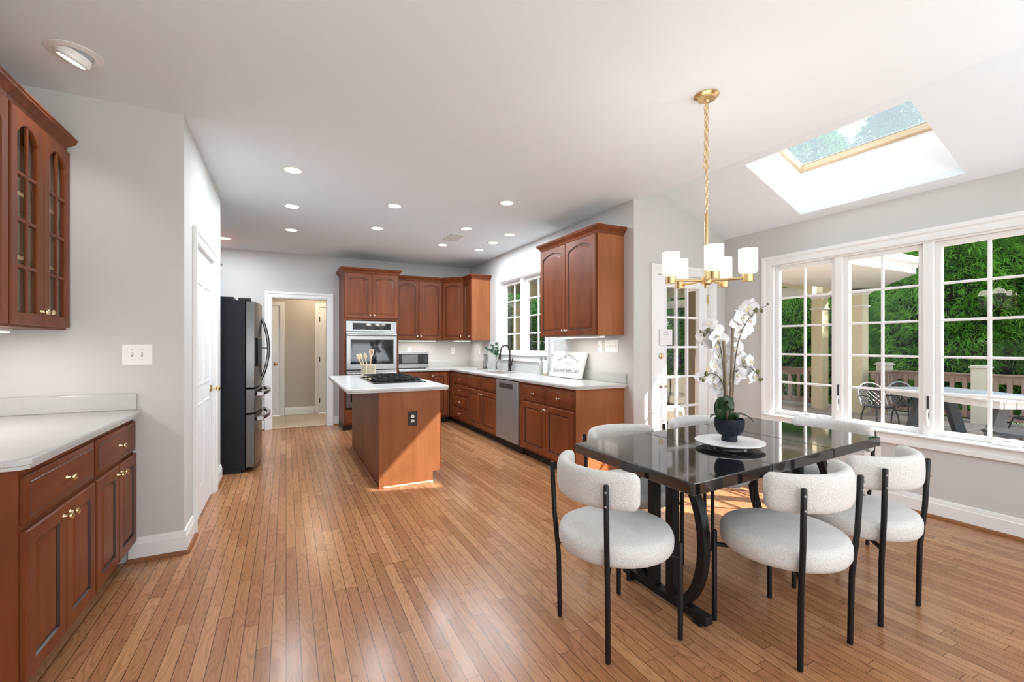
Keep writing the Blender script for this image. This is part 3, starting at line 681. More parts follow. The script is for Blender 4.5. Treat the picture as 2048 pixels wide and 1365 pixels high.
# ------------------------------------------------------------------ cherry cabinets
def ploop(x0, x1, z0, z1, i, y, arch=0.0, n=12):
    a, b, c, d = x0 + i, x1 - i, z0 + i, z1 - i
    pts = [(a, y, c), (b, y, c)]
    for k in range(n + 1):
        u = k / n; s = (2 * u - 1)
        pts.append((b + (a - b) * u, y, d - arch * s * s))
    return pts
def cab_door(mb, x0, x1, z0, z1, arch=0.0, rail=0.055, t=0.02, y=0.0):
    f = y - t
    A = lambda i, yy, ar=arch: ploop(x0, x1, z0, z1, i, yy, ar)
    B = lambda i, yy: ploop(x0, x1, z0, z1, i, yy, 0.0)
    mb.loft([B(0, y - 0.001), B(0, f + 0.005), B(0.005, f), A(rail, f)], cap=False, mi=0)
    mb.loft([A(rail, f), A(rail + 0.004, f + 0.009), A(rail + 0.011, f + 0.009)], cap=False, mi=1)
    mb.loft([A(rail + 0.011, f + 0.009), A(rail + 0.034, f + 0.001), A(rail + 0.036, f + 0.001)], cap=False, mi=0)
    L = A(rail + 0.036, f + 0.001)
    mb.add(L, [tuple(range(len(L)))], 0)
def cab_drawer(mb, x0, x1, z0, z1, t=0.02, y=0.0):
    f = y - t; B = lambda i, yy: ploop(x0, x1, z0, z1, i, yy, 0.0, 1)
    mb.loft([B(0, y - 0.001), B(0, f + 0.008), B(0.003, f + 0.006), B(0.022, f + 0.0015)], cap=False, mi=0)
    mb.loft([B(0.022, f + 0.0015), B(0.0235, f + 0.003), B(0.026, f)], cap=False, mi=1)
    L = B(0.026, f); mb.add(L, [tuple(range(len(L)))], 0)
def glass_door(parent, x0, x1, z0, z1, arch, y=0.0, rail=0.055, t=0.02, cols=2, rows=4):
    f = y - t; n = 12
    A = lambda yy: ploop(x0, x1, z0, z1, rail, yy, arch, n); B = lambda i, yy: ploop(x0, x1, z0, z1, i, yy, 0.0, n)
    mb = MB(); mb.loft([B(0, y), B(0, f + 0.005), B(0.005, f), A(f), ploop(x0, x1, z0, z1, rail + 0.005, f + 0.006, arch, n), ploop(x0, x1, z0, z1, rail + 0.005, y, arch, n)], cap=False, loop=True)
    o = mb.build('door', [M['cherry'], M['glaze']], parent, smooth=30)
    gx0, gx1, gz0, gz1 = x0 + rail, x1 - rail, z0 + rail, z1 - rail
    mb = MB()
    for i in range(1, cols):
        u = gx0 + (gx1 - gx0) * i / cols; mb.box(u - 0.009, u + 0.009, f + 0.002, f + 0.014, gz0, gz1 - 0.002)
    for j in range(1, rows):
        v = gz0 + (gz1 - gz0 - arch * 0.4) * j / rows; mb.box(gx0, gx1, f + 0.003, f + 0.013, v - 0.009, v + 0.009)
    mb.build('muntin_grid', M['cherry'], o, bevel=0.003, smooth=0)
    L = ploop(x0, x1, z0, z1, rail - 0.003, y - 0.005, arch, n); MB().add(L, [tuple(range(len(L)))]).build('glass_pane', M['cabglass'], o, smooth=0)
    return o
def cab_knob(parent, x, z, y, mat='pbrass'):
    return MB().lathe([(0, 0), (0.009, 0), (0.006, 0.004), (0.005, 0.015), (0.010, 0.019), (0.0145, 0.023), (0.0135, 0.029), (0.006, 0.033), (0, 0.033)], (x, y, z), 14, axis='y').build('knob', M[mat], parent)
CROWN = [(0.0, -0.012), (0.006, -0.012), (0.010, 0.0), (0.012, 0.012), (0.020, 0.018), (0.032, 0.036), (0.044, 0.044), (0.046, 0.054), (0.050, 0.058), (0.050, 0.066), (0.0, 0.066)]
WOODM = None
def cabinet(name, label, loc, rot, Wd, D, z0, z1, fronts, toe=False, crown=None, group=None, kmat='nickel', endl=False, endr=False, open_front=False, shelves=(), cat='cabinet'):
    t = thing(name, label, cat, loc, rot, group)
    mats = [M['cherry'], M['glaze'], M['cabin'], M['cherry_l']]
    zb = 0.10 if toe else z0
    mb = MB()
    if open_front:
        th = 0.018
        mb.box(0, th, 0, D, zb, z1); mb.box(Wd - th, Wd, 0, D, zb, z1); mb.box(th, Wd - th, 0.0, D, zb, zb + th); mb.box(th, Wd - th, 0, D, z1 - th, z1)
        mb.box(th, Wd - th, D - 0.01, D, zb + th, z1 - th, 2)
        mb.box(th, th + 0.004, 0.004, D - 0.01, zb + th, z1 - th, 2); mb.box(Wd - th - 0.004, Wd - th, 0.004, D - 0.01, zb + th, z1 - th, 2)
        mb.box(th + .004, Wd - th - .004, 0.004, D - 0.01, zb + th, zb + th + 0.003, 2)
    else: mb.box(0, Wd, 0, D, zb, z1)
    body = mb.build('body', mats, t, smooth=0, bevel=0.0015)
    for s in shelves: MB().box(0.02, Wd - 0.02, 0.03, D - 0.012, s, s + 0.018).build('shelf', M['pine'], t, smooth=0)
    if endl: MB().box(-0.006, 0.0, -0.001, D, zb if not toe else 0.0, z1).build('end_panel', M['cherry_l'], t, smooth=0)
    if endr: MB().box(Wd, Wd + 0.006, -0.001, D, zb if not toe else 0.0, z1).build('end_panel', M['cherry_l'], t, smooth=0)
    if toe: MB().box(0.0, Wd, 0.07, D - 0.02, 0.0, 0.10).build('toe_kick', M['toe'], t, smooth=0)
    for f in fronts:
        k = f[0]
        if k == 'door':
            _, a, b, c, d, arch, kn = f; mb = MB(); cab_door(mb, a + 0.002, b - 0.002, c, d, arch, rail=min(0.058, (b - a) * 0.23)); o = mb.build('door', mats, t, smooth=28)
            if kn: cab_knob(o, kn[0], kn[1], -0.02, kmat)
        elif k == 'drawer':
            _, a, b, c, d, kn = f; mb = MB(); cab_drawer(mb, a + 0.002, b - 0.002, c, d); o = mb.build('drawer', [M['cherry_h'], M['glaze']], t, smooth=28)
            if kn: cab_knob(o, (a + b) / 2, (c + d) / 2, -0.02, kmat)
        elif k == 'glass':
            _, a, b, c, d, arch, kn = f; o = glass_door(t, a + 0.002, b - 0.002, c, d, arch)
            if kn: cab_knob(o, kn[0], kn[1], -0.02, 'pbrass')
    if crown: MB().sweep([(o, h + z1) for o, h in CROWN], crown).build('crown_moulding', M['cherry'], t, smooth=30)
    return t
def LZ(): return 0.14, 0.66, 0.69, 0.855
DZ0, DZ1, RZ0, RZ1 = 0.125, 0.655, 0.675, 0.845      # door and drawer heights of the base units
R90 = PI / 2

# --- nook on the left: base units, worktop, glass-fronted uppers
def base_two(name, label, y0, y1, group, kn='pbrass'):
    w = y1 - y0; h = w / 2
    return cabinet(name, label, (-0.82, y0, 0), R90, w, 0.675, 0.1, 0.876, [('drawer', 0.006, w - 0.006, RZ0, RZ1, True),
        ('door', 0.006, h, DZ0, DZ1, 0, (h - 0.03, DZ1 - 0.045)), ('door', h, w - 0.006, DZ0, DZ1, 0, (h + 0.03, DZ1 - 0.045))], toe=True, kmat=kn, group=group)
b1 = base_two('base_cabinet', 'cherry base cabinet nearest the viewer, wide drawer over two doors', 2.135, 2.775, 'base cabinets in the left nook')
MB().box(-0.008, 0, -0.001, 0.675, 0, 0.876).build('end_panel', M['cherry'], b1, smooth=0)
b2 = base_two('base_cabinet', 'narrow cherry base cabinet against the grey wall with light switch', 2.778, 3.425, 'base cabinets in the left nook')
def edge_slab(mb, x0, x1, y0, y1, z=0.876):
    mb.box(x0, x1, y0, y1, z, z + 0.018)
t = thing('worktop', 'cream worktop on the cherry cabinets left of the pantry door', 'worktop', (-1.5, 2.095, 0))
def top_mesh(poly, zb=0.876):
    """solid counter slab with a stepped, eased edge"""
    c = Vector((sum(p[0] for p in poly) / len(poly), sum(p[1] for p in poly) / len(poly)))
    return MB().prism(poly, zb, zb + 0.038)
def counter_poly(mb, poly, zb=0.876):
    # poly travels so that outside is on the right
    prof = [(-0.02, zb), (-0.006, zb), (-0.006, zb + 0.012), (0.0, zb + 0.016), (0.0, zb + 0.030), (-0.004, zb + 0.036), (-0.009, zb + 0.038), (-0.02, zb + 0.038)]
    mb.sweep(prof, poly, closed=True)
    k = len(poly)
    def inset(d):
        out = []
        for i in range(k):
            a, p, q = Vector(poly[i - 1]), Vector(poly[i]), Vector(poly[(i + 1) % k])
            n1 = (p - a).normalized(); n1 = Vector((n1.y, -n1.x)); n2 = (q - p).normalized(); n2 = Vector((n2.y, -n2.x))
            m = n1 + n2; m = m / max(m.dot(n1), 1e-6); out.append((p.x + m.x * d, p.y + m.y * d))
        return out
    return inset(-0.0195)
mb = MB(); P = [(0.0, 0.0), (0.695, 0.0), (0.72, 0.025), (0.72, 1.33), (0.0, 1.33)]
ins = counter_poly(mb, P); mb.prism(ins, 0.8765, 0.9138); mb.build('slab', M['quartz'], t, smooth=30)
MB().box(0.02, 0.70, 1.31, 1.33, 0.9138, 1.012).build('backsplash', M['quartz'], t, smooth=0, bevel=0.005)
MB().box(0.0, 0.02, 0.0, 1.33, 0.9138, 1.012).build('backsplash', M['quartz'], t, smooth=0, bevel=0.005)

UZ0, UZ1 = 1.385, 2.41
def glass_upper(label, y0, y1, crown):
    w = y1 - y0; h = w / 2
    return cabinet('glass_cabinet', label, (-1.12, y0, 0), R90, w, 0.375, UZ0, UZ1, [('glass', 0.004, h, UZ0 + 0.012, UZ1 - 0.012, 0.06, (h - 0.028, UZ0 + 0.085)), ('glass', h, w - 0.004, UZ0 + 0.012, UZ1 - 0.012, 0.06, (h + 0.028, UZ0 + 0.085))],
        crown=crown, open_front=True, shelves=(UZ0 + 0.33, UZ0 + 0.64), group='glass fronted wall cabinets in the left nook', kmat='pbrass')
glass_upper('glass fronted cherry wall cabinet nearest the grey wall', 2.795, 3.425, [(0, 0), (0.60, 0), (0.60, 0.30)])
glass_upper('glass fronted cherry wall cabinet cut by the left picture edge', 2.162, 2.792, [(0, 0), (0.63, 0)])
lb = thing('under_cabinet_light', 'slim light bar under the glass fronted wall cabinets', 'light', (-1.28, 2.75, UZ0 - 0.021), 0, 'under cabinet light bars')
MB().box(-0.03, 0.03, -0.45, 0.45, 0.006, 0.02).build('housing', M['white'], lb, smooth=0); MB().box(-0.024, 0.024, -0.44, 0.44, 0.0, 0.006).build('diffuser', M['led'], lb, smooth=0)
light('nook_bar_glow', 'AREA', (-1.28, 2.75, UZ0 - 0.026), 2.4, (1.0, 0.93, 0.84), (0, 0, -1), shape='RECTANGLE', size=0.05, size_y=0.9)

# --- oven tower on the far wall
OY = 7.18; ox0, ox1 = 0.775, 1.60; ow = ox1 - ox0
t = thing('oven_cabinet', 'tall cherry cabinet housing the double wall oven', 'cabinet', (ox0, OY, 0))
mb = MB(); D = YF - OY - 0.002
mb.box(0, 0.02, 0, D, 0.09, 2.42); mb.box(ow - 0.02, ow, 0, D, 0.09, 2.42); mb.box(0.02, ow - 0.02, D - 0.02, D, 0.09, 2.42)
mb.box(0.02, ow - 0.02, 0.0, D - 0.02, 1.685, 2.42); mb.box(0.02, ow - 0.02, 0, D - 0.02, 0.09, 0.33)
mb.box(0.02, 0.032, 0, 0.02, 0.33, 1.685); mb.box(ow - 0.032, ow - 0.02, 0, 0.02, 0.33, 1.685)
mb.build('body', [M['cherry']], t, smooth=0, bevel=0.0015)
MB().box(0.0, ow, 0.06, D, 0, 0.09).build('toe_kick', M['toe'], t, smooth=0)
for a, b, kx in ((0.012, ow / 2, ow / 2 - 0.03), (ow / 2, ow - 0.012, ow / 2 + 0.03)):
    mb = MB(); cab_door(mb, a + 0.002, b - 0.002, 1.715, 2.40, 0.036); o = mb.build('door', [M['cherry'], M['glaze']], t, smooth=28); cab_knob(o, kx, 1.76, -0.02, 'nickel')
mb = MB(); cab_drawer(mb, 0.014, ow - 0.014, 0.115, 0.315); mb.build('drawer', [M['cherry_h'], M['glaze']], t, smooth=28)
MB().sweep([(o, h + 2.42) for o, h in CROWN], [(0, D), (0, 0), (ow, 0), (ow, 0.262)]).build('crown_moulding', M['cherry'], t, smooth=30)
# double oven
ov = thing('double_oven', 'stainless double wall oven with black glass doors', 'oven', (ox0 + 0.034, OY, 0))
fw = ow - 0.068
MB().box(0.0, fw, 0.004, 0.50, 0.345, 1.675).build('housing', M['blackplastic'], ov, smooth=0)
MB().box(0.0, fw, -0.012, 0.006, 1.512, 1.672).build('control_panel', M['steel'], ov, smooth=0, bevel=0.003)
MB().box(0.095, fw - 0.095, -0.0135, -0.011, 1.540, 1.640).build('display', M['ovenglass'], ov, smooth=0)
def oven_door(z0, z1):
    o = MB().box(0.0, fw, -0.038, 0.004, z0, z1).build('oven_door', M['steel'], ov, smooth=0, bevel=0.006)
    MB().box(0.062, fw - 0.055, -0.0405, -0.037, z0 + 0.085, z1 - 0.115).build('door_window', M['ovenglass'], o, smooth=0, bevel=0.002)
    mb = MB().tube([(0.02, -0.085, z1 - 0.045), (fw - 0.02, -0.085, z1 - 0.045)], 0.015, 12)
    for x in (0.06, fw - 0.06): mb.cyl((x, -0.036, z1 - 0.045), (x, -0.085, z1 - 0.045), 0.010, 8)
    mb.build('door_handle', M['steel'], o)
oven_door(0.925, 1.502); oven_door(0.352, 0.912)

# --- far wall uppers, diagonal corner, short sink-wall upper
UY = 7.50
cabinet('upper_cabinet', 'cherry double wall cabinet between oven and corner cabinet', (1.603, UY, 0), 0, 0.817, YF - UY - 0.002, 1.39, 2.40,
        [('door', 0.0, 0.408, 1.395, 2.385, 0.038, (0.378, 1.45)), ('door', 0.408, 0.814, 1.395, 2.385, 0.038, (0.438, 1.45))], crown=[(0.003, 0), (0.817, 0)])
# corner unit with a diagonal face
t = thing('corner_cabinet', 'diagonal cherry wall cabinet in the kitchen corner', 'cabinet', (2.422, UY, 0))
px = [(0, 0), (0.306, -0.300), (XS - 2.422 - 0.002, -0.300), (XS - 2.422 - 0.002, YF - UY - 0.002), (0, YF - UY - 0.002)]
MB().prism(px, 1.39, 2.40).build('body', M['cherry'], t, smooth=0)
dl = math.hypot(0.306, 0.300); ang = -math.atan2(0.300, 0.306)
mb = MB(); cab_door(mb, 0.022, dl - 0.022, 1.395, 2.385, 0.038); mb.map(lambda x, y, z: (x * math.cos(ang) - y * math.sin(ang), x * math.sin(ang) + y * math.cos(ang), z))
o = mb.build('door', [M['cherry'], M['glaze']], t, smooth=28)
k = MB().lathe([(0, 0), (0.009, 0), (0.006, 0.004), (0.005, 0.015), (0.0145, 0.023), (0.0135, 0.029), (0, 0.033)], (dl - 0.06, -0.02, 1.45), 14, axis='y').map(lambda x, y, z: (x * math.cos(ang) - y * math.sin(ang), x * math.sin(ang) + y * math.cos(ang), z)).build('knob', M['nickel'], o)
MB().sweep([(o_, h + 2.40) for o_, h in CROWN], [(-0.002, 0), (0.0, 0), (0.306, -0.300), (0.306, -0.302)]).build('crown_moulding', M['cherry'], t, smooth=30)
cabinet('upper_cabinet', 'narrow cherry wall cabinet with plain end beside the sink window', (2.73, 7.198, 0), -R90, 0.33, XS - 2.732, 1.385, 2.40,
        [('door', 0.0, 0.33, 1.395, 2.385, 0.032, (0.28, 1.45))], crown=[(0, 0), (0.336, 0), (0.336, XS - 2.732)], endr=True)
cabinet('upper_cabinet', 'large cherry wall cabinet above the framed kitchen sign', (2.73, 4.63, 0), -R90, 1.08, XS - 2.732, 1.40, 2.42,
        [('door', 0.004, 0.54, 1.405, 2.405, 0.052, (0.51, 1.46)), ('door', 0.54, 1.076, 1.405, 2.405, 0.052, (0.57, 1.46))], crown=[(0, XS - 2.732), (0, 0), (1.086, 0), (1.086, XS - 2.732)], endr=True)
cabinet('upper_cabinet', 'dark wall cabinet glimpsed between pantry door and far wall', (-0.87, 6.5, 0), R90, 1.1, 0.328, 1.39, 2.40,
        [('door', 0, 0.55, 1.395, 2.385, 0.038, (0.52, 1.45)), ('door', 0.55, 1.1, 1.395, 2.385, 0.038, (0.58, 1.45))], crown=[(0, 0.32), (0, 0), (1.1, 0), (1.1, 0.32)])

# --- base units on the far wall and the sink wall
FB = 7.195
cabinet('base_cabinet', 'cherry base cabinet under the microwave', (1.603, FB, 0), 0, 0.517, YF - FB - 0.002, 0.1, 0.876,
        [('drawer', 0.004, 0.515, RZ0, RZ1, True), ('door', 0.004, 0.26, DZ0, DZ1, 0, (0.23, 0.61)), ('door', 0.26, 0.515, DZ0, DZ1, 0, (0.29, 0.61))], toe=True)
cabinet('base_cabinet', 'cherry base cabinet with one full door right of the microwave', (2.122, FB, 0), 0, 0.328, YF - FB - 0.002, 0.1, 0.876,
        [('door', 0.004, 0.288, DZ0, RZ1, 0, (0.035, 0.79))], toe=True)
SX = 2.47
def sinkbase(name, label, ya, yb, fr, **kw):
    return cabinet(name, label, (SX, yb, 0), -R90, yb - ya, XS - SX - 0.002, 0.1, 0.876, fr, toe=True, **kw)
sinkbase('base_cabinet', 'narrow cherry base panel unit in the inner corner', 7.003, 7.193, [('door', 0.015, 0.188, DZ0, RZ1, 0, None)])
z4 = [0.125, 0.31, 0.495, 0.68, 0.845]
sinkbase('base_cabinet', 'cherry bank of four drawers near the kitchen corner', 6.353, 7.0, [('drawer', 0.004, 0.643, z4[i] + 0.005, z4[i + 1] - 0.005 if i < 3 else z4[4], True) for i in range(4)])
w = 6.35 - 5.313; h = w / 2
sinkbase('base_cabinet', 'cherry sink base with two doors left of the dishwasher', 5.313, 6.35, [('drawer', 0.004, h - 0.003, RZ0, RZ1, False), ('drawer', h + 0.003, w - 0.004, RZ0, RZ1, False),
         ('door', 0.004, h, DZ0, DZ1, 0, (h - 0.03, 0.61)), ('door', h, w - 0.004, DZ0, DZ1, 0, (h + 0.03, 0.61))])
w = 4.70 - 3.545; a0 = 0.105; m = a0 + (w - a0) / 2
sinkbase('base_cabinet', 'cherry end cabinet right of the dishwasher, two drawers over two doors', 3.545, 4.70, [('drawer', a0, m, RZ0, RZ1, True), ('drawer', m, w - 0.006, RZ0, RZ1, True),
         ('door', a0, m, DZ0, DZ1, 0, (m - 0.03, 0.61)), ('door', m, w - 0.006, DZ0, DZ1, 0, (m + 0.03, 0.61))], endr=True)
# dishwasher
dw = thing('dishwasher', 'slate steel dishwasher under the sink counter', 'dishwasher', (SX, 5.308, 0), -R90)
W_ = 5.308 - 4.703
MB().box(0.0, W_, 0.01, 0.56, 0.10, 0.872).build('housing', M['blackplastic'], dw, smooth=0)
o = MB().box(0.004, W_ - 0.004, -0.026, 0.009, 0.115, 0.862).build('door', M['dwsteel'], dw, smooth=0, bevel=0.006)
mb = MB().box(0.10, W_ - 0.12, -0.029, -0.025, 0.765, 0.825); mb.build('pocket_handle', M['steel'], o, smooth=0, bevel=0.003)
MB().box(0.24, 0.36, -0.0305, -0.0285, 0.775, 0.80).build('handle_recess', M['slot'], o, smooth=0, bevel=0.004)
MB().box(0.0, W_, 0.05, 0.3, 0.0, 0.10).build('toe_kick', M['toe'], dw, smooth=0)

# L-shaped worktop with sink
t = thing('worktop', 'long cream L-shaped worktop running under the kitchen window', 'worktop', (XS, 3.49, 0))
def X(x): return x - XS
def Y(y): return y - 3.49
mb = MB()
HL = (2.58, 2.94, 5.50, 6.18)
outer = [(2.435, 3.51), (2.455, 3.49), (XS - 0.001, 3.49), (XS - 0.001, YF - 0.001), (1.604, YF - 0.001), (1.604, 7.155), (2.395, 7.155), (2.435, 7.115)]
ins = counter_poly(mb, [(X(a), Y(b)) for a, b in outer])
def put(m, a, b, c, d): m.box(X(a), X(b), Y(c), Y(d), 0.8765, 0.9138)
grid_boxes(mb, 2.4545, XS - 0.0205, 3.5095, YF - 0.0205, [HL, (2.4545, 2.46, 3.5, 3.53)], put)
grid_boxes(mb, 1.6235, 2.4545, 7.1745, YF - 0.0205, [], put)
mb.build('slab', M['quartz'], t, smooth=30)
bs = MB(); bs.box(X(XS - 0.02), X(XS - 0.001), Y(3.50), Y(YF - 0.001), 0.9138, 1.014); bs.build('backsplash', M['quartz'], t, smooth=0, bevel=0.004)
bs = MB(); bs.box(X(1.604), X(XS - 0.0205), Y(YF - 0.02), Y(YF - 0.001), 0.9138, 1.014); bs.build('backsplash', M['quartz'], t, smooth=0, bevel=0.004)
sk_ = thing('kitchen_sink', 'white undermount sink basin set into the long worktop', 'sink', (2.76, 5.84, 0.70))
a, b, c, d = -0.19, 0.19, -0.35, 0.35
mb = MB().box(a, b, c, d, 0, 0.01); mb.box(a, a + 0.012, c, d, 0.01, 0.1755); mb.box(b - 0.012, b, c, d, 0.01, 0.1755); mb.box(a, b, c, c + 0.012, 0.01, 0.1755); mb.box(a, b, d - 0.012, d, 0.01, 0.1755)
mb.build('basin', M['porcelain'], sk_, smooth=0); MB().lathe([(0, 0), (0.04, 0), (0.042, 0.003), (0, 0.003)], (0, 0, 0.0105), 20).build('drain', M['steel'], sk_)

# faucet
fc = thing('faucet', 'tall dark bronze gooseneck faucet behind the sink', 'faucet', (2.985, 5.99, 0.9145))
mb = MB().lathe([(0, 0), (0.028, 0), (0.028, 0.012), (0.022, 0.02), (0.024, 0.07), (0.025, 0.10), (0.021, 0.15), (0.014, 0.19), (0, 0.19)], (0, 0, 0), 16); mb.build('body', M['bronze'], fc)
pts = [(0, 0, 0.18), (0, 0, 0.30)] + [(-0.075 + 0.075 * math.cos(a_), 0, 0.30 + 0.085 * math.sin(a_)) for a_ in [i * PI / 10 for i in range(1, 10)]] + [(-0.152, 0, 0.295), (-0.158, 0, 0.27)]
MB().tube(pts, 0.0125, 12).build('spout', M['bronze'], fc)
MB().tube([(-0.157, 0, 0.275), (-0.166, 0, 0.20), (-0.168, 0, 0.175)], [0.014, 0.019, 0.018], 12).build('spray_head', M['bronze'], fc)
MB().tube([(0, -0.02, 0.09), (0, -0.055, 0.095)], 0.015, 10).tube([(0, -0.05, 0.095), (0.0, -0.075, 0.14), (0, -0.085, 0.19)], [0.008, 0.007, 0.006], 8).build('lever', M['bronze'], fc)

# under-cabinet bars
def bar(label, x0, x1, y0, y1, z, pw):
    b = thing('under_cabinet_light', label, 'light', ((x0 + x1) / 2, (y0 + y1) / 2, z - 0.021), 0, 'under cabinet light bars')
    hx, hy = (x1 - x0) / 2, (y1 - y0) / 2
    MB().box(-hx, hx, -hy, hy, 0.006, 0.02).build('housing', M['white'], b, smooth=0); MB().box(-hx + 0.005, hx - 0.005, -hy + 0.005, hy - 0.005, 0, 0.006).build('diffuser', M['led'], b, smooth=0)
    light('bar_glow', 'AREA', ((x0 + x1) / 2, (y0 + y1) / 2, z - 0.026), pw, (1.0, 0.93, 0.82), (0, 0, -1), shape='RECTANGLE', size=x1 - x0, size_y=y1 - y0)
bar('slim lit bar under the large wall cabinet above the sign', 2.82, 2.88, 3.62, 4.4, 1.40, 1.15)
bar('slim lit bar under the far wall cabinets above the microwave', 1.66, 2.34, 7.60, 7.66, 1.39, 1.3)
bar('short lit bar under the corner wall cabinet', 2.62, 2.92, 7.42, 7.48, 1.39, 1.0)

# --- island
IS = (0.75, 1.335, 4.155, 6.0)
t = thing('kitchen_island', 'cherry kitchen island with plain end panel and overhanging left side', 'island', (IS[0], IS[2], 0))
iw, il = IS[1] - IS[0], IS[3] - IS[2]
MB().box(0.02, iw - 0.022, 0.02, il - 0.02, 0.10, 0.876).box(0.02, iw - 0.09, 0.02, il - 0.02, 0.0, 0.10).build('body', M['cherry'], t, smooth=0)
# end panel with a notch for the toe kick
MB().prism([(0.0, 0.0), (iw - 0.085, 0.0), (iw - 0.085, 0.10), (iw - 0.018, 0.10), (iw - 0.018, 0.876), (0.0, 0.876)], 0.0, 0.02, 'y').build('end_panel', M['cherry_l'], t, smooth=0, bevel=0.001)
MB().box(0.0, 0.034, -0.005, 0.0, 0.0, 0.876).build('corner_stile', M['cherry_l'], t, smooth=0, bevel=0.001)
MB().prism([(0.0, 0.0), (iw - 0.085, 0.0), (iw - 0.085, 0.10), (iw - 0.018, 0.10), (iw - 0.018, 0.876), (0.0, 0.876)], il - 0.02, il, 'y').build('end_panel', M['cherry_l'], t, smooth=0)
MB().box(0.0, 0.02, 0.021, il * 0.48, 0, 0.876).build('side_panel', M['cherry'], t, smooth=0); MB().box(0.0, 0.02, il * 0.48 + 0.014, il - 0.02, 0, 0.876).build('side_panel', M['cherry'], t, smooth=0)
MB().box(0.007, 0.02, il * 0.48, il * 0.48 + 0.014, 0, 0.876).build('panel_joint', M['glaze'], t, smooth=0)
MB().box(-0.013, 0.0, 0.0, il, 0.0, 0.019).build('shoe_moulding', M['cherry_l'], t, smooth=0, bevel=0.006)
MB().box(0.036, iw - 0.085, -0.013, 0.0, 0.0, 0.016).build('shoe_moulding', M['pine'], t, smooth=0, bevel=0.005)
MB().box(iw - 0.09, iw - 0.075, 0.004, il, 0, 0.10).build('toe_kick', M['steel'], t, smooth=0)
n = 4; seg = il / n
for i in range(n):
    a, b = i * seg + 0.004, (i + 1) * seg - 0.004
    mm = MB(); cab_drawer(mm, a, b, RZ0, RZ1); mm.map(lambda x, y, z: (iw - 0.022 - y, x, z)); o = mm.build('drawer', [M['cherry'], M['glaze']], t, smooth=28)
    mm = MB(); cab_door(mm, a, b, DZ0, DZ1); mm.map(lambda x, y, z: (iw - 0.022 - y, x, z)); o = mm.build('door', [M['cherry'], M['glaze']], t, smooth=28)
    MB().lathe([(0, 0), (0.009, 0), (0.005, 0.015), (0.0145, 0.023), (0.0135, 0.029), (0, 0.033)], (iw - 0.002, (b - 0.03) if i % 2 == 0 else (a + 0.03), 0.61), 12, axis='x').build('knob', M['nickel'], o)
t = thing('worktop', 'cream island worktop holding the black gas cooktop', 'worktop', (0.475, 4.095, 0))
mb = MB(); X1, Y1 = 1.405 - 0.475, 6.06 - 4.095; r = 0.05
def rc(cx, cy, a0): return [(cx + r * math.cos(a0 + i * PI / 10), cy + r * math.sin(a0 + i * PI / 10)) for i in range(6)]
P = rc(r, r, PI) + rc(X1 - r, r, 1.5 * PI) + rc(X1 - r, Y1 - r, 0) + rc(r, Y1 - r, PI / 2)
ins = counter_poly(mb, P); mb.prism(ins, 0.8765, 0.9138); mb.build('slab', M['quartz'], t, smooth=40)

def outlet(label, loc, rot, plate='white', face='white', group=None, w=0.072, h=0.118):
    o = thing('wall_outlet', label, 'outlet', loc, rot, group)
    MB().box(-w / 2, w / 2, -0.006, 0, -h / 2, h / 2).build('cover_plate', M[plate], o, smooth=0, bevel=0.003)
    for z in (-0.021, 0.021):
        pts = []
        for i in range(24):
            a_ = 2 * PI * i / 24; pts.append((0.0165 * math.cos(a_), z + max(-0.0135, min(0.0135, 0.0165 * math.sin(a_)))))
        s = MB().prism(pts, -0.0085, -0.005, 'y').build('socket', M[face], o, smooth=0)
        MB().box(-0.0075, -0.005, -0.0092, -0.0083, z - 0.001, z + 0.008).box(0.005, 0.0075, -0.0092, -0.0083, z - 0.001, z + 0.007).lathe([(0, 0), (0.0028, 0), (0, 0.0008)], (0, -0.0084, z - 0.007), 8, axis='y').build('slot', M['slot'], s, smooth=0)
    return o
outlet('white sockets on a dark brown plate on the island end', (0.75 + 0.305, 4.155, 0.615), 0, 'brownplate', 'white', w=0.085, h=0.135)
outlet('white wall outlet below the dining window', (XW, 1.985, 0.40), -R90, w=0.12)
outlet('white outlet on the splashback above the microwave', (1.93, YF, 1.20), 0)
outlet('white outlet on the far splashback near the corner', (2.735, YF, 1.20), 0)
outlet('white outlet beside the kitchen window, left of it', (XS, 7.32, 1.20), -R90)
outlet('white outlet between the sink window and framed sign', (XS, 4.90, 1.24), -R90)
def switch(label, loc, rot, n, w, h):
    o = thing('light_switch', label, 'switch', loc, rot)
    MB().box(-w / 2, w / 2, -0.006, 0, -h / 2, h / 2).build('cover_plate', M['white'], o, smooth=0, bevel=0.003)
    for i in range(n):
        x = (i - (n - 1) / 2) * 0.046
        MB().box(x - 0.005, x + 0.005, -0.0066, -0.0055, -0.012, 0.012).build('switch_slot', M['pewter'], o, smooth=0)
        MB().box(x - 0.0042, x + 0.0042, -0.02, -0.006, -0.002, 0.009).build('toggle', M['white'], o, smooth=0, bevel=0.002)
        for z in (-0.03, 0.03): MB().lathe([(0, 0), (0.003, 0), (0.002, 0.001), (0, 0.001)], (x, -0.006, z), 8, axis='y').build('screw', M['pewter'], o, smooth=0)
    return o
switch('two gang white switch plate on the grey nook wall', (-0.80, YG, 1.243), 0, 2, 0.145, 0.125)
switch('single white switch left of the four gang plate', (XS, 3.93, 1.29), -R90, 1, 0.072, 0.125)
switch('four gang white switch plate beside the large wall cabinet', (XS, 3.735, 1.29), -R90, 4, 0.21, 0.135)

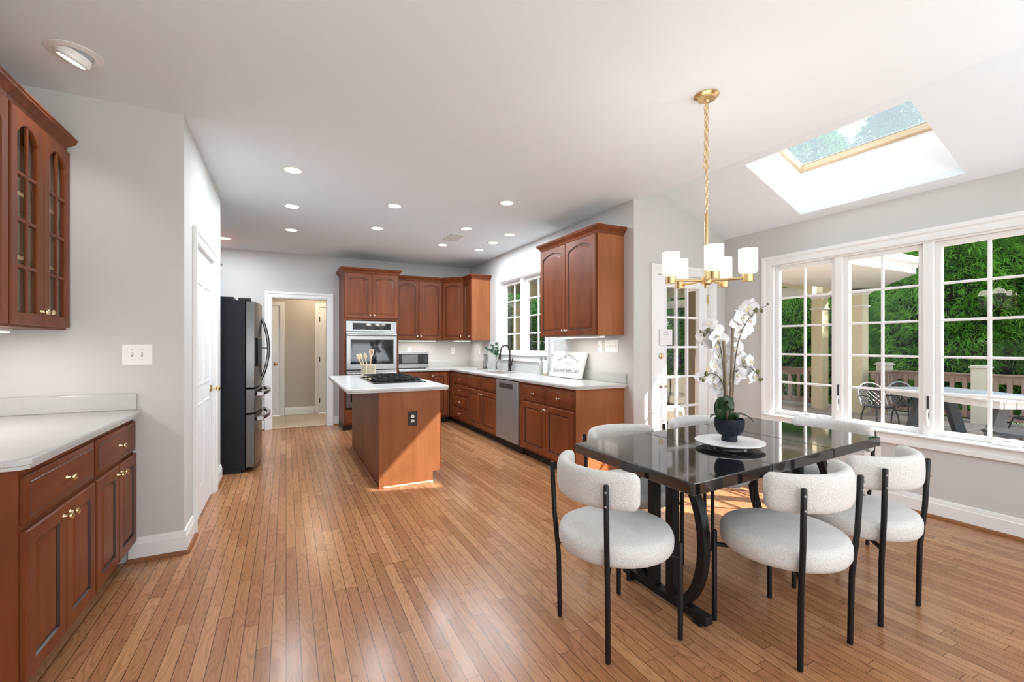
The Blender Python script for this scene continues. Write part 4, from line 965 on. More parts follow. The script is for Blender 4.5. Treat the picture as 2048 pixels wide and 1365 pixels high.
# --- refrigerator
f = thing('refrigerator', 'black stainless french door refrigerator beside the pantry', 'refrigerator', (-0.372, 5.295, 0), R90)
FW = 0.91
MB().box(0, FW, 0.0, 0.72, 0.025, 1.755).build('body', M['fridgeside'], f, smooth=0, bevel=0.004)
MB().box(0.004, FW - 0.004, 0.10, 0.56, 1.755, 1.788).build('top_cover', M['fridgeside'], f, smooth=0, bevel=0.003)
MB().box(0.01, 0.10, -0.05, 0.06, 1.755, 1.785).build('hinge_cover', M['blackplastic'], f, smooth=0, bevel=0.006); MB().box(FW - 0.10, FW - 0.01, -0.05, 0.06, 1.755, 1.785).build('hinge_cover', M['blackplastic'], f, smooth=0, bevel=0.006)
MB().box(0.02, FW - 0.02, 0.04, 0.3, 0.0, 0.05).build('base_grille', M['blackplastic'], f, smooth=0)
def bow(u): return 0.045 * math.sin(PI * max(0, min(1, u)))
def front(name, xa, xb, z0, z1):
    n = 14; pts = []
    for i in range(n + 1):
        x = xa + (xb - xa) * i / n; pts.append((x, -0.085 - bow(x / FW)))
    poly = [(xa, -0.006)] + pts + [(xb, -0.006)]
    return MB().prism(poly, z0, z1).build(name, M['blksteel'], f, smooth=25, bevel=0.004)
dl_ = front('door', 0.0, FW / 2 - 0.002, 0.865, 1.75); dr_ = front('door', FW / 2 + 0.002, FW, 0.865, 1.75)
fm = front('freezer_drawer', 0.0, FW, 0.605, 0.848); fb = front('freezer_drawer', 0.0, FW, 0.05, 0.588)
for s, o in ((-1, dl_), (1, dr_)):
    x = FW / 2 + s * 0.05
    mb = MB().tube([(x, -0.122 - 0.074 * math.sin(PI * i / 20) ** 0.8, 1.61 - 0.69 * i / 20) for i in range(21)], 0.014, 10)
    mb.cyl((x, -0.12, 1.27), (x, -0.19, 1.27), 0.007, 8); mb.build('door_handle', M['blksteel'], o)
MB().box(0.10, 0.34, -0.135, -0.10, 1.08, 1.38).build('water_dispenser', M['blackplastic'], dl_, smooth=0, bevel=0.01)
for o, z in ((fm, 0.795), (fb, 0.54)):
    pts = [(0.07, -0.10, z)] + [(0.07 + (FW - 0.14) * u, -0.145 - 0.055 * math.sin(PI * u), z) for u in [i / 14 for i in range(15)]] + [(FW - 0.07, -0.10, z)]
    k = MB().tube(pts, 0.017, 4, sq=True); k.build('drawer_handle', M['blksteel'], o, bevel=0.004)
    MB().box(0.052, 0.088, -0.168, -0.10, z - 0.026, z + 0.020).build('handle_bracket', M['steel'], o, smooth=0, bevel=0.006)
    MB().box(FW - 0.088, FW - 0.052, -0.168, -0.10, z - 0.026, z + 0.020).build('handle_bracket', M['steel'], o, smooth=0, bevel=0.006)

# --- microwave
mw = thing('microwave', 'stainless microwave on the counter beside the wall oven', 'microwave', (1.625, 7.32, 0.9145))
MB().box(0, 0.50, 0.0, 0.36, 0.012, 0.285).build('case', M['steel'], mw, smooth=0, bevel=0.004)
MB().box(0.0, 0.50, -0.02, -0.001, 0.012, 0.285).build('face', M['steel'], mw, smooth=0, bevel=0.004)
o = MB().box(0.006, 0.494, -0.026, -0.0195, 0.075, 0.245).build('door', M['blackplastic'], mw, smooth=0, bevel=0.003)
MB().box(0.055, 0.315, -0.0275, -0.0255, 0.095, 0.230).build('door_window', M['mwglass'], o, smooth=0)
mb = MB()
for i in range(3):
    for j in range(5): mb.box(0.415 + i * 0.023, 0.431 + i * 0.023, -0.0272, -0.0258, 0.10 + j * 0.024, 0.114 + j * 0.024)
mb.build('keypad', M['slate'], mw, smooth=0)
for x in (0.05, 0.45):
    for y in (0.03, 0.32): MB().cyl((x, y, 0), (x, y, 0.013), 0.014, 10).build('foot', M['blackplastic'], mw)
# ------------------------------------------------------------------ gas cooktop, crock, counter decor
ck = thing('gas_cooktop', 'black gas cooktop with iron grates on the island', 'cooktop', (0.775, 4.60, 0.9145))
cw, cl = 0.54, 0.93
MB().prism([(0, 0), (cw, 0), (cw, cl), (0, cl)], 0.0, 0.006).build('glass_top', M['ovenglass'], ck, smooth=0, bevel=0.002)
mb = MB()
for (a, b, c, d) in ((0, cw, 0, 0.012), (0, cw, cl - 0.012, cl), (0, 0.012, 0.012, cl - 0.012), (cw - 0.012, cw, 0.012, cl - 0.012)): mb.box(a, b, c, d, 0.006, 0.013)
mb.build('rim', M['gloss'], ck, smooth=0, bevel=0.003)
for (x, y, r) in ((0.14, 0.19, 0.05), (0.38, 0.19, 0.04), (0.25, 0.465, 0.06), (0.14, 0.74, 0.04), (0.38, 0.74, 0.05)):
    o = MB().lathe([(0, 0.0), (r, 0.0), (r, 0.010), (r * 0.75, 0.014), (r * 0.7, 0.022), (0, 0.024)], (x, y, 0.006), 20).build('burner', M['black'], ck)
for y0 in (0.04, 0.345, 0.625):
    mb = MB(); y1 = y0 + 0.27
    for x in (0.04, 0.47): mb.box(x, x + 0.011, y0, y1, 0.034, 0.046)
    for y in (y0, y1 - 0.011): mb.box(0.04, 0.481, y, y + 0.011, 0.034, 0.046)
    for x in (0.14, 0.26, 0.38): mb.box(x - 0.005, x + 0.005, y0, y1, 0.036, 0.049)
    mb.box(0.04, 0.481, (y0 + y1) / 2 - 0.005, (y0 + y1) / 2 + 0.005, 0.036, 0.049)
    for x in (0.04, 0.47):
        for y in (y0, y1 - 0.011): mb.box(x, x + 0.011, y, y + 0.011, 0.006, 0.036)
    mb.build('grate', M['black'], ck, smooth=0, bevel=0.002)
for y in (0.30, 0.385, 0.465, 0.545, 0.63): MB().lathe([(0, 0), (0.019, 0), (0.019, 0.004), (0.015, 0.006), (0.014, 0.026), (0.008, 0.029), (0, 0.029)], (0.505, y, 0.006), 16).build('knob', M['gloss'], ck)

cr = thing('utensil_crock', 'square beige patterned crock at the far end of the island', 'crock', (0.905, 5.72, 0.9145), RAD(18))
s = 0.062; mb = MB()
mb.box(-s, s, -s, s, 0, 0.012)
for (a, b, c, d) in ((-s, s, -s, -s + 0.007), (-s, s, s - 0.007, s), (-s, -s + 0.007, -s + 0.007, s - 0.007), (s - 0.007, s, -s + 0.007, s - 0.007)): mb.box(a, b, c, d, 0.012, 0.145)
mb.build('body', M['crock'], cr, smooth=0, bevel=0.002)
mb = MB(); rr = random.Random(3)
for face in range(4):
    for r_ in range(4):
        x = -0.052
        while x < 0.050:
            w_ = rr.uniform(0.008, 0.018); w_ = min(w_, 0.052 - x); z = 0.045 + r_ * 0.024
            for q in range(3):
                zz = z + q * 0.0065 + rr.uniform(-0.001, 0.001); a, b = x + rr.uniform(0, 0.003), x + w_ - rr.uniform(0, 0.003)
                if b - a < 0.003: continue
                k = MB().box(a, b, -s - 0.0009, -s + 0.0005, zz, zz + 0.0035)
                ca, sa = math.cos(face * R90), math.sin(face * R90)
                k.map(lambda X_, Y_, Z_: (X_ * ca - Y_ * sa, X_ * sa + Y_ * ca, Z_)); mb.add(k.v, k.f)
            x += w_ + 0.004
mb.build('printed_pattern', M['crockink'], cr, smooth=0)
def utensil(label, name, x, y, lean, kind, h):
    u = thing(name, label, 'utensil', (0.905 + x, 5.72 + y, 0.929), 0, 'wooden utensils in the crock')
    dx, dy = lean; top = Vector((dx, dy, h))
    mb = MB().tube([(0, 0, 0.002), tuple(top * 0.65), tuple(top)], [0.006, 0.006, 0.007], 8)
    mb.build('handle', M['beech'], u)
    # head in the viewing plane
    dr = top.normalized(); side = Vector((0.90, -0.44, 0)); side = (side - dr * side.dot(dr)).normalized(); nn = dr.cross(side)
    def at(a, b, c): return tuple(top + side * a + dr * b + nn * c)
    if kind == 'spoon':
        rings = []
        for i in range(9):
            t = i / 8; ww = 0.021 * math.sin(PI * (0.12 + 0.86 * t)) ; b = -0.01 + 0.075 * t
            rings.append([at(ww * math.cos(2 * PI * j / 10), b, 0.005 * math.sin(2 * PI * j / 10)) for j in range(10)])
        MB().loft(rings).build('head', M['beech'], u)
    else:
        mb = MB(); prof = [(0.007, -0.02), (0.027, 0.03), (0.030, 0.085), (-0.030, 0.085), (-0.027, 0.03), (-0.007, -0.02)]
        slots = kind == 'slotted'
        vs = [at(a, b, -0.003) for a, b in prof] + [at(a, b, 0.003) for a, b in prof]
        n_ = 6
        mb.add(vs, [tuple(range(n_ - 1, -1, -1)), tuple(range(n_, 2 * n_))] + [(i, (i + 1) % n_, n_ + (i + 1) % n_, n_ + i) for i in range(n_)])
        o = mb.build('head', M['beech'], u, smooth=0)
        if slots:
            m2 = MB()
            for a in (-0.013, 0.0, 0.013):
                m2.add([at(a - 0.003, 0.02, -0.0036), at(a + 0.003, 0.02, -0.0036), at(a + 0.003, 0.07, -0.0036), at(a - 0.003, 0.07, -0.0036)], [(0, 1, 2, 3)])
            m2.build('slot', M['crockink'], o, smooth=0)
utensil('leftmost wooden spoon leaning in the patterned crock', 'wooden_spoon', -0.02, 0.015, (-0.085, 0.03, ), 'spoon', 0.205)
utensil('second wooden spoon from the left in the crock', 'wooden_spoon', -0.005, 0.02, (-0.070, 0.02), 'spoon', 0.215)
utensil('third wooden spoon, just left of the spatula in the crock', 'wooden_spoon', 0.0, -0.015, (-0.035, 0.0), 'spoon', 0.215)
utensil('wooden slotted spatula standing tallest in the crock', 'wooden_spatula', 0.015, 0.0, (0.018, 0.0), 'slotted', 0.235)

# mirror-like ornament, vase of eucalyptus, soap bottles, sign
orn = thing('counter_ornament', 'small pewter plaque on a T-shaped stand by the corner', 'ornament', (2.83, 6.66, 0.9145), RAD(-12))
MB().box(-0.085, 0.085, -0.022, 0.022, 0, 0.010).build('base', M['bronze'], orn, smooth=0, bevel=0.003); MB().cyl((0.01, 0, 0.01), (0.01, 0, 0.145), 0.004, 10).build('post', M['bronze'], orn)
orn2 = thing('wall_plaque', 'small patterned grey tile standing against the sink wall', 'plaque', (3.030, 7.02, 0.9145 + 0.001), -R90)
MB().box(-0.045, 0.045, -0.006, 0.006, 0.02, 0.235).build('tile', M['pewter'], orn2, smooth=0, bevel=0.002); MB().box(-0.05, 0.05, -0.012, 0.010, 0.0, 0.02).build('base', M['bronze'], orn2, smooth=0, bevel=0.002)

vs_ = thing('bud_vase', 'slender clear glass vase left of the faucet', 'vase', (2.93, 6.34, 0.9145))
prof = [(0.0, 0.0), (0.036, 0.0), (0.038, 0.004), (0.030, 0.02), (0.017, 0.10), (0.015, 0.17), (0.022, 0.235), (0.020, 0.235), (0.013, 0.17), (0.015, 0.10), (0.027, 0.022), (0.0, 0.012)]
MB().lathe(prof, (0, 0, 0), 20, cap=False).build('glass_body', M['vaseglass'], vs_)
eu = thing('eucalyptus_sprig', 'eucalyptus sprigs leaning left out of the bud vase', 'greenery', (2.93, 6.34, 0.929))
rr = random.Random(11)
def frame(d):
    d = Vector(d).normalized(); a = Vector((0, 0, 1)) if abs(d.z) < 0.9 else Vector((1, 0, 0))
    s_ = d.cross(a).normalized(); return d, s_, s_.cross(d)
def leafquad(mb, p, d, L, w_, fold=0.15, tilt=None):
    d, s_, n_ = frame(d)
    if tilt is not None:
        q = Matrix.Rotation(tilt, 3, d); s_ = q @ s_; n_ = q @ n_
    p = Vector(p)
    pts = [p, p + d * L * 0.35 + s_ * w_ + n_ * w_ * fold, p + d * L * 0.75 + s_ * w_ * 0.8 + n_ * w_ * fold, p + d * L, p + d * L * 0.75 - s_ * w_ * 0.8 + n_ * w_ * fold, p + d * L * 0.35 - s_ * w_ + n_ * w_ * fold, p + d * L * 0.5]
    mb.add(pts, [(0, 1, 6), (1, 2, 6), (2, 3, 6), (3, 4, 6), (4, 5, 6), (5, 0, 6)])
for j, tip in enumerate([(-0.10, 0.22, 0.34), (-0.02, 0.14, 0.36), (0.0, -0.03, 0.40), (-0.06, 0.13, 0.30), (0.03, 0.05, 0.34)]):
    path = [Vector((0.004 * j - 0.008, 0, 0.0)), Vector((0.0, 0.0, 0.13)), Vector((0, 0, 0.215)), Vector(tip) * 0.55 + Vector((0, 0, 0.10)), Vector(tip)]
    MB().tube(path, [0.002, 0.002, 0.0018, 0.0015, 0.001], 6).build('stem', M['stem'], eu)
    lm = MB()
    for k in range(26):
        t_ = 0.25 + 0.75 * k / 25; a_, b_ = (path[2], path[3]) if t_ < 0.55 else (path[3], path[4]); u_ = (t_ - 0.25) / 0.3 if t_ < 0.55 else (t_ - 0.55) / 0.45
        p = a_.lerp(b_, u_); d = Vector((rr.uniform(-1, 1), rr.uniform(-1, 1), rr.uniform(-0.5, 0.7)))
        leafquad(lm, p, d, rr.uniform(0.03, 0.05), rr.uniform(0.010, 0.016), tilt=rr.uniform(0, 3))
    lm.build('leaf_spray', M['euc'], eu, recalc=False)
def bottle(name, label, x, y, body, foot):
    b = thing(name, label, 'bottle', (x, y, 0.9145), 0, 'bottles beside the sink')
    MB().lathe([(0, 0), (0.034, 0), (0.035, 0.004), (0.035, 0.035)], (0, 0, 0), 20).build('base_band', M[foot], b)
    MB().lathe([(0.035, 0.035), (0.035, 0.14), (0.030, 0.16), (0.013, 0.175), (0.012, 0.20), (0, 0.20)], (0, 0, 0), 20).build('bottle_body', M[body], b)
    MB().lathe([(0, 0.20), (0.014, 0.20), (0.014, 0.212), (0.005, 0.214), (0.005, 0.245), (0, 0.245)], (0, 0, 0), 12).tube([(0, 0, 0.24), (-0.02, 0, 0.246), (-0.035, 0, 0.238)], 0.005, 8).build('pump', M['pewter'], b)
bottle('soap_bottle', 'grey glass soap bottle with pump nearest the faucet', 2.975, 5.05, 'soapgrey', 'soapgrey')
bottle('soap_bottle', 'white soap bottle with tan base beside the framed sign', 2.96, 4.915, 'white', 'cork')

def text_mesh(body, size, shear=0.0, space=1.0, thin=0.0004):
    cu = bpy.data.curves.new('lettering', 'FONT'); cu.body = body; cu.size = size; cu.shear = shear; cu.space_character = space; cu.extrude = 0.0006; cu.offset = -thin; cu.align_x = 'CENTER'; cu.resolution_u = 3
    o = bpy.data.objects.new('tmp', cu); C.objects.link(o); dg = bpy.context.evaluated_depsgraph_get()
    me = bpy.data.meshes.new_from_object(o.evaluated_get(dg)); bpy.data.objects.remove(o)
    v = [tuple(q.co) for q in me.vertices]; f = [tuple(p.vertices) for p in me.polygons]; bpy.data.meshes.remove(me); return v, f
sg = thing('kitchen_sign', 'white canvas sign with grey lettering leaning on the sink wall', 'sign', (2.925, 4.45, 0.9145), -R90)
sw, sh, lean_ = 0.66, 0.315, math.atan2(0.095, 0.315)
def lean(x, y, z):  # y: thickness, leaning back towards the wall
    return (x, y * math.cos(lean_) + z * math.sin(lean_), z * math.cos(lean_) - y * math.sin(lean_) + 0.0085)
MB().box(-sw / 2, sw / 2, 0.0, 0.03, 0, sh).map(lean).build('canvas', M['canvas'], sg, smooth=0, bevel=0.003)
mb = MB(); line = 'THIS KITCHEN IS'; R_ = 0.30; span = 0.98
ws = {'I': 0.55, ' ': 0.6, 'T': 1.0, 'H': 1.1, 'S': 1.0, 'K': 1.05, 'C': 1.1, 'E': 0.95, 'N': 1.1}
tot = sum(ws[c] for c in line); acc = 0
for c in line:
    mid = (acc + ws[c] / 2) / tot - 0.5; acc += ws[c]
    if c == ' ': continue
    a_ = mid * span * 2 * 0.86; v, f = text_mesh(c, 0.062)
    def pl(p):
        x, z = p[0] * 0.86, p[1]; x, z = x * math.cos(-a_) - z * math.sin(-a_), x * math.sin(-a_) + z * math.cos(-a_)
        return lean(x + R_ * math.sin(a_) * 0.92, -0.0006 - p[2], z + 0.235 + R_ * (math.cos(a_) - 1) * 0.62)
    mb.add([pl(p) for p in v], f)
v, f = text_mesh('Seasoned with Love', 0.070, 0.5, 0.95, 0.0003)
mb.add([lean(p[0] * 0.98 , -0.0006 - p[2], p[1] * 1.3 + 0.055) for p in v], f)
# flourish between the lines
def ribbon(pts, w_):
    for (x0_, z0_), (x1_, z1_) in zip(pts, pts[1:]):
        mb.add([lean(x0_, -0.001, z0_ - w_), lean(x1_, -0.001, z1_ - w_), lean(x1_, -0.001, z1_ + w_), lean(x0_, -0.001, z0_ + w_)], [(0, 1, 2, 3)])
for s_ in (-1, 1):
    ribbon([(s_ * (0.02 + 0.10 * i / 12), 0.172 - 0.012 * math.sin(PI * i / 12) + 0.006 * math.sin(2 * PI * i / 12)) for i in range(13)], 0.0016)
    ribbon([(s_ * (0.012 + 0.012 * math.cos(i * PI / 6)), 0.180 + 0.009 * math.sin(i * PI / 6)) for i in range(13)], 0.0014)
mb.build('lettering', M['ink'], sg, smooth=0)

# ------------------------------------------------------------------ dining table
tb = thing('dining_table', 'gloss black extending dining table under the chandelier', 'table', (2.31, 1.70, 0))
ZT = 0.75
def top_pt(x, s): # x along the table, s = 0 near edge, 1 far edge
    u = (x - 1.445) / (3.175 - 1.445); y0_ = 1.262 + 0.138 * u; y1_ = 2.085 + 0.165 * u
    return (x - 2.31, y0_ + (y1_ - y0_) * s - 1.70)
for a, b in ((1.445, 2.005), (2.0065, 2.598), (2.604, 3.175)):
    pl_ = [top_pt(a, 0), top_pt(b, 0), top_pt(b, 1), top_pt(a, 1)]
    MB().prism(pl_, ZT - 0.052, ZT).build('tabletop', M['gloss'], tb, smooth=0, bevel=0.004)
def trestle(x, yc, name='trestle'):
    mb = MB(); w_ = 0.024
    mb.box(x - w_, x + w_, yc - 0.28, yc + 0.28, 0.018, 0.058)
    for y in (yc - 0.25, yc + 0.21): mb.box(x - w_, x + w_, y, y + 0.045, 0.0, 0.018)
    o = mb.build('foot_rail', M['black'], tb, smooth=0, bevel=0.003)
    for y in (yc - 0.062, yc + 0.062): MB().box(x - w_, x + w_, y - 0.024, y + 0.024, 0.058, ZT - 0.053).build('post', M['black'], tb, smooth=0, bevel=0.003)
    for s_ in (-1, 1):
        pts = []
        for i in range(15):
            a_ = -PI / 2 + PI * i / 14
            pts.append((x, yc + s_ * (0.085 + 0.165 * math.cos(a_)), 0.365 + 0.315 * math.sin(a_)))
        MB().tube(pts, 0.0215, 4, sq=True).build('curved_brace', M['black'], tb, smooth=30, bevel=0.003)
def shift(v): return v
_base = (2.31, 1.70)
trestle(1.725 - 2.31, 1.70 - 1.70); trestle(2.93 - 2.31, 1.80 - 1.70)
MB().box(1.76 - 2.31, 2.905 - 2.31, -0.02, 0.02, ZT - 0.10, ZT - 0.053).build('stretcher', M['black'], tb, smooth=0)

# ------------------------------------------------------------------ boucle chairs (facing +Y)
def make_chair():
    t = thing('dining_chair', 'x', 'chair', (0, 0, 0))
    MB().lathe([(0, 0.382), (0.225, 0.382), (0.248, 0.389), (0.257, 0.405), (0.2585, 0.430), (0.257, 0.452), (0.249, 0.469), (0.230, 0.479), (0.12, 0.484), (0, 0.485)], (0, 0.0, 0), 48).build('seat', M['boucle'], t, smooth=60)
    rings = []; nA = 34; phi = 67; Rm = 0.262; cy = 0.03; hh = 0.078; tt = 0.030; zc = 0.702
    for i in range(nA + 1):
        u = i / nA; a_ = RAD(-90 - phi + 2 * phi * u)
        e = min(u, 1 - u) * 2 * RAD(phi) * Rm; k = 1.0
        if e < 0.035: k = math.sqrt(max(0.0, 1 - (1 - e / 0.035) ** 2)) * 0.75 + 0.25
        ring = []
        for j in range(20):
            th = 2 * PI * j / 20; cs, sn = math.cos(th), math.sin(th)
            du = tt * k * math.copysign(abs(cs) ** 0.75, cs); dz = hh * (0.62 + 0.38 * k) * math.copysign(abs(sn) ** 0.55, sn)
            ring.append(((Rm + du) * math.cos(a_), cy + (Rm + du) * math.sin(a_), zc + dz + 0.012 * abs(2 * u - 1) ** 2 * 0))
        rings.append(ring)
    MB().loft(rings).build('backrest', M['boucle'], t, smooth=70)
    for s_ in (-1, 1):
        o = MB().tube([(s_ * 0.180, -0.185, 0.004), (s_ * 0.183, -0.190, 0.30), (s_ * 0.196, -0.205, 0.50), (s_ * 0.204, -0.214, 0.735), (s_ * 0.204, -0.214, 0.740)], [0.0115, 0.0115, 0.0115, 0.0115, 0.009], 14).build('rear_leg', M['black'], t)
        for z in (0.655, 0.712): MB().ball((s_ * 0.213, -0.224, z), 0.005, n=8).build('screw', M['chrome'], o)
        MB().tube([(s_ * 0.205, 0.195, 0.004), (s_ * 0.205, 0.195, 0.425), (s_ * 0.205, 0.195, 0.43)], [0.0115, 0.0115, 0.009], 14).build('front_leg', M['black'], t)
    mb = MB()
    for s_ in (-1, 1):
        mb.tube([(s_ * 0.183, -0.192, 0.362), (0, 0, 0.366), (-s_ * 0.205, 0.195, 0.362)], 0.010, 8)
        mb.prism([(0.170, 0.378), (0.196, 0.40), (0.196, 0.345), (0.150, 0.372)], -0.004, 0.004, 'y')
    mb.box(-0.10, 0.10, -0.10, 0.10, 0.370, 0.378); mb.build('seat_frame', M['black'], t)
    return t
ch = make_chair()
seats = [(1.358, 1.635, -R90, 'cream boucle chair at the left end of the table, closest to the kitchen island'),
         (2.010, 1.262, 0.0, 'cream boucle chair on the near long side, with its back to the viewer'),
         (2.632, 1.266, 0.0, 'rightmost cream boucle chair on the near long side of the table'),
         (1.89, 2.11, PI, 'cream boucle chair behind the table in front of the cherry end cabinet'),
         (2.61, 2.15, PI, 'cream boucle chair behind the table in front of the glazed porch door'),
         (3.19, 1.74, R90, 'cream boucle chair at the right end of the table below the window crank')]
for i, (x, y, r_, lab) in enumerate(seats):
    if i == 0: ch.location = (x, y, 0); ch.rotation_euler = (0, 0, r_); ch['label'] = lab; ch['group'] = 'chairs around the dining table'
    else: dup(ch, (x, y, 0), r_, lab, 'chairs around the dining table')

# ------------------------------------------------------------------ orchid centrepiece
pt = thing('serving_plate', 'round white pedestal plate on the black table', 'plate', (2.155, 1.645, ZT + 0.0005))
MB().lathe([(0, 0), (0.11, 0), (0.11, 0.006), (0.06, 0.012), (0.06, 0.02), (0, 0.02)], (0, 0, 0), 40).build('foot', M['gloss'], pt, smooth=40)
MB().lathe([(0, 0.02), (0.165, 0.022), (0.175, 0.027), (0.175, 0.031), (0.165, 0.033), (0.12, 0.030), (0, 0.030)], (0, 0, 0), 56).build('disc', M['porcelain'], pt, smooth=40)
zp = ZT + 0.0315
pot = thing('plant_pot', 'dark navy dimpled ceramic bowl holding the orchid', 'pot', (2.155, 1.645, zp))
SC = 0.87
prof = [(0, 0), (0.046, 0), (0.047, 0.004), (0.044, 0.028), (0.060, 0.038), (0.076, 0.056), (0.084, 0.080), (0.086, 0.105), (0.084, 0.126), (0.080, 0.126), (0.080, 0.105), (0.074, 0.075), (0.05, 0.05), (0, 0.045)]
MB().lathe([(a * SC, b * 0.96) for a, b in prof], (0, 0, 0), 40, cap=False).build('bowl', M['bowl'], pot, smooth=50)
mb = MB()
for j in range(12):
    z = 0.040 + j * 0.0072; r0 = np.interp(z, [0.038, 0.056, 0.080, 0.105, 0.126], [0.060, 0.076, 0.084, 0.086, 0.084])
    for i in range(54):
        a_ = 2 * PI * i / 54; p = Vector((r0 * math.cos(a_), r0 * math.sin(a_), z)); nrm = Vector((math.cos(a_), math.sin(a_), 0)); tg = Vector((-nrm.y, nrm.x, 0))
        b0 = [p + tg * 0.0034 + Vector((0, 0, 0.0024)), p - tg * 0.0034 + Vector((0, 0, 0.0024)), p - tg * 0.0034 - Vector((0, 0, 0.0024)), p + tg * 0.0034 - Vector((0, 0, 0.0024))]
        mb.add(b0 + [p + nrm * 0.0028], [(0, 1, 4), (1, 2, 4), (2, 3, 4), (3, 0, 4)])
mb.map(lambda x, y, z: (x * SC, y * SC, z * 0.96)); mb.build('dimple_texture', M['bowl'], pot, smooth=0)
MB().lathe([(0, 0.108), (0.068, 0.104), (0.068, 0.100), (0, 0.088)], (0, 0, 0), 28).build('moss', M['soil'], pot)
orc = thing('orchid', 'white moth orchid with two tall stems on the dining table', 'plant', (2.155, 1.645, zp + 0.108))
VR = Vector((0.893, -0.450, 0)); VF = Vector((0.450, 0.893, 0)); UZ = Vector((0, 0, 1))
def V(r_, f_, u_): return VR * r_ + VF * f_ + UZ * u_
rr = random.Random(5)
# pixel-free measures: metres right / away / up of the bowl
stemA = [V(-0.010, 0.0, 0.0), V(-0.018, 0.0, 0.15), V(-0.024, 0.0, 0.31), V(-0.030, 0, 0.435)]
stemB = [V(0.012, 0.01, 0.0), V(0.015, 0.01, 0.20), V(0.021, 0.01, 0.40), V(0.024, 0.01, 0.505)]
MB().tube(stemA, 0.0075, 10).build('support_cane', M['cane'], orc); MB().tube(stemB, 0.0075, 10).build('support_cane', M['cane'], orc)
def bez(pts, n=24):
    out = []
    for i in range(n + 1):
        t = i / n; q = [Vector(p) for p in pts]
        while len(q) > 1: q = [a.lerp(b, t) for a, b in zip(q, q[1:])]
        out.append(q[0])
    return out
sprays = [(bez([V(-0.028, 0, 0.05), V(-0.034, -0.005, 0.25), V(-0.030, -0.005, 0.43), V(-0.06, -0.01, 0.485), V(-0.115, -0.01, 0.495), V(-0.165, -0.01, 0.475)]), 'a', 0.45, 9),
          (bez([V(-0.030, 0, 0.18), V(-0.035, -0.01, 0.205), V(-0.07, -0.015, 0.285), V(-0.12, -0.01, 0.27), V(-0.165, -0.01, 0.22)]), 'b', 0.12, 7),
          (bez([V(0.022, 0.01, 0.05), V(0.026, 0.005, 0.30), V(0.030, 0.0, 0.44), V(0.07, 0.0, 0.53), V(0.12, 0.0, 0.60), V(0.205, 0.0, 0.625)]), 'c', 0.42, 10),
          (bez([V(0.024, 0.01, 0.24), V(0.03, 0.0, 0.26), V(0.07, -0.01, 0.325), V(0.11, 0.0, 0.31), V(0.150, 0.0, 0.27), V(0.175, 0.0, 0.215)]), 'd', 0.12, 7)]
def flower(c, face, size, roll):
    """five rounded petals round a small lip"""
    mb = MB(); f_, s_, n_ = frame(face); q = Matrix.Rotation(roll, 3, f_); s_ = q @ s_; n_ = q @ n_; c = Vector(c)
    def petal(ang, L, w_, cup, back):
        d = n_ * math.cos(ang) + s_ * math.sin(ang); sd = f_.cross(d)
        rows = []; m = 6
        for i in range(m + 1):
            t = i / m; ww = w_ * (math.sin(PI * min(1, 0.10 + 0.86 * t)) ** 0.7); row = []
            for j in range(5):
                x = (j / 2 - 1); p = c + d * (L * t) + sd * (ww * x) + f_ * (cup * math.sin(PI * t) * 0.5 + cup * x * x * 0.5 - back * t * t); row.append(p)
            rows.append(row)
        vs = [p for r_ in rows for p in r_]; fs = [(i * 5 + j, i * 5 + j + 1, (i + 1) * 5 + j + 1, (i + 1) * 5 + j) for i in range(m) for j in range(4)]
        mb.add(vs, fs, 0)
    for ang in (PI * 0.48, -PI * 0.48): petal(ang, size * 0.56, size * 0.36, size * 0.10, size * 0.08)
    for ang in (0, PI * 0.78, -PI * 0.78): petal(ang, size * 0.52, size * 0.20, size * 0.08, size * 0.10)
    lip = MB(); pts = [c + f_ * 0.004, c + f_ * 0.014 - n_ * 0.006, c + f_ * 0.020 - n_ * 0.014]; lip.tube(pts, [0.005, 0.006, 0.003], 6)
    mb.add(lip.v, lip.f, 1)
    return mb.build('flower', [M['petal'], M['petalc']], orc, smooth=60, recalc=False)
for pts, key, start, nf in sprays:
    rs = [0.0036 - 0.0022 * i / (len(pts) - 1) for i in range(len(pts))]
    sp_ = MB().tube(pts, rs, 7); L_ = len(pts) - 1
    for k in range(nf + 2):
        t = start + (0.94 - start) * k / (nf + 1); i = int(t * L_); p = pts[i]
        sidev = (1 if k % 2 else -1)
        if k < nf:
            c = p + V(rr.uniform(-0.012, 0.012), rr.uniform(0.004, 0.055), sidev * rr.uniform(0.018, 0.042) + 0.002)
            sp_.tube([p, p.lerp(c, 0.5) + V(0, 0, -0.006), c], [0.0018, 0.0014, 0.0012], 5)
            fd = V(rr.uniform(-0.7, 0.7), -1.0 + rr.uniform(0, 0.7), rr.uniform(-0.35, 0.45))
            flower(c, fd, rr.uniform(0.082, 0.104) if key in 'ac' else rr.uniform(0.074, 0.094), rr.uniform(-0.5, 0.5))
    sp_.build('flower_stem', M['stem'], orc)
    for k in range(3):
        p = pts[-1 - k * 2]; c = p + V(0.004, 0, -0.014 if k % 2 else 0.010)
        MB().ball(c, 0.0062 + 0.0022 * k, 0.0062 + 0.0022 * k, 0.008 + 0.003 * k, 10).build('bud', M['bud'], orc)
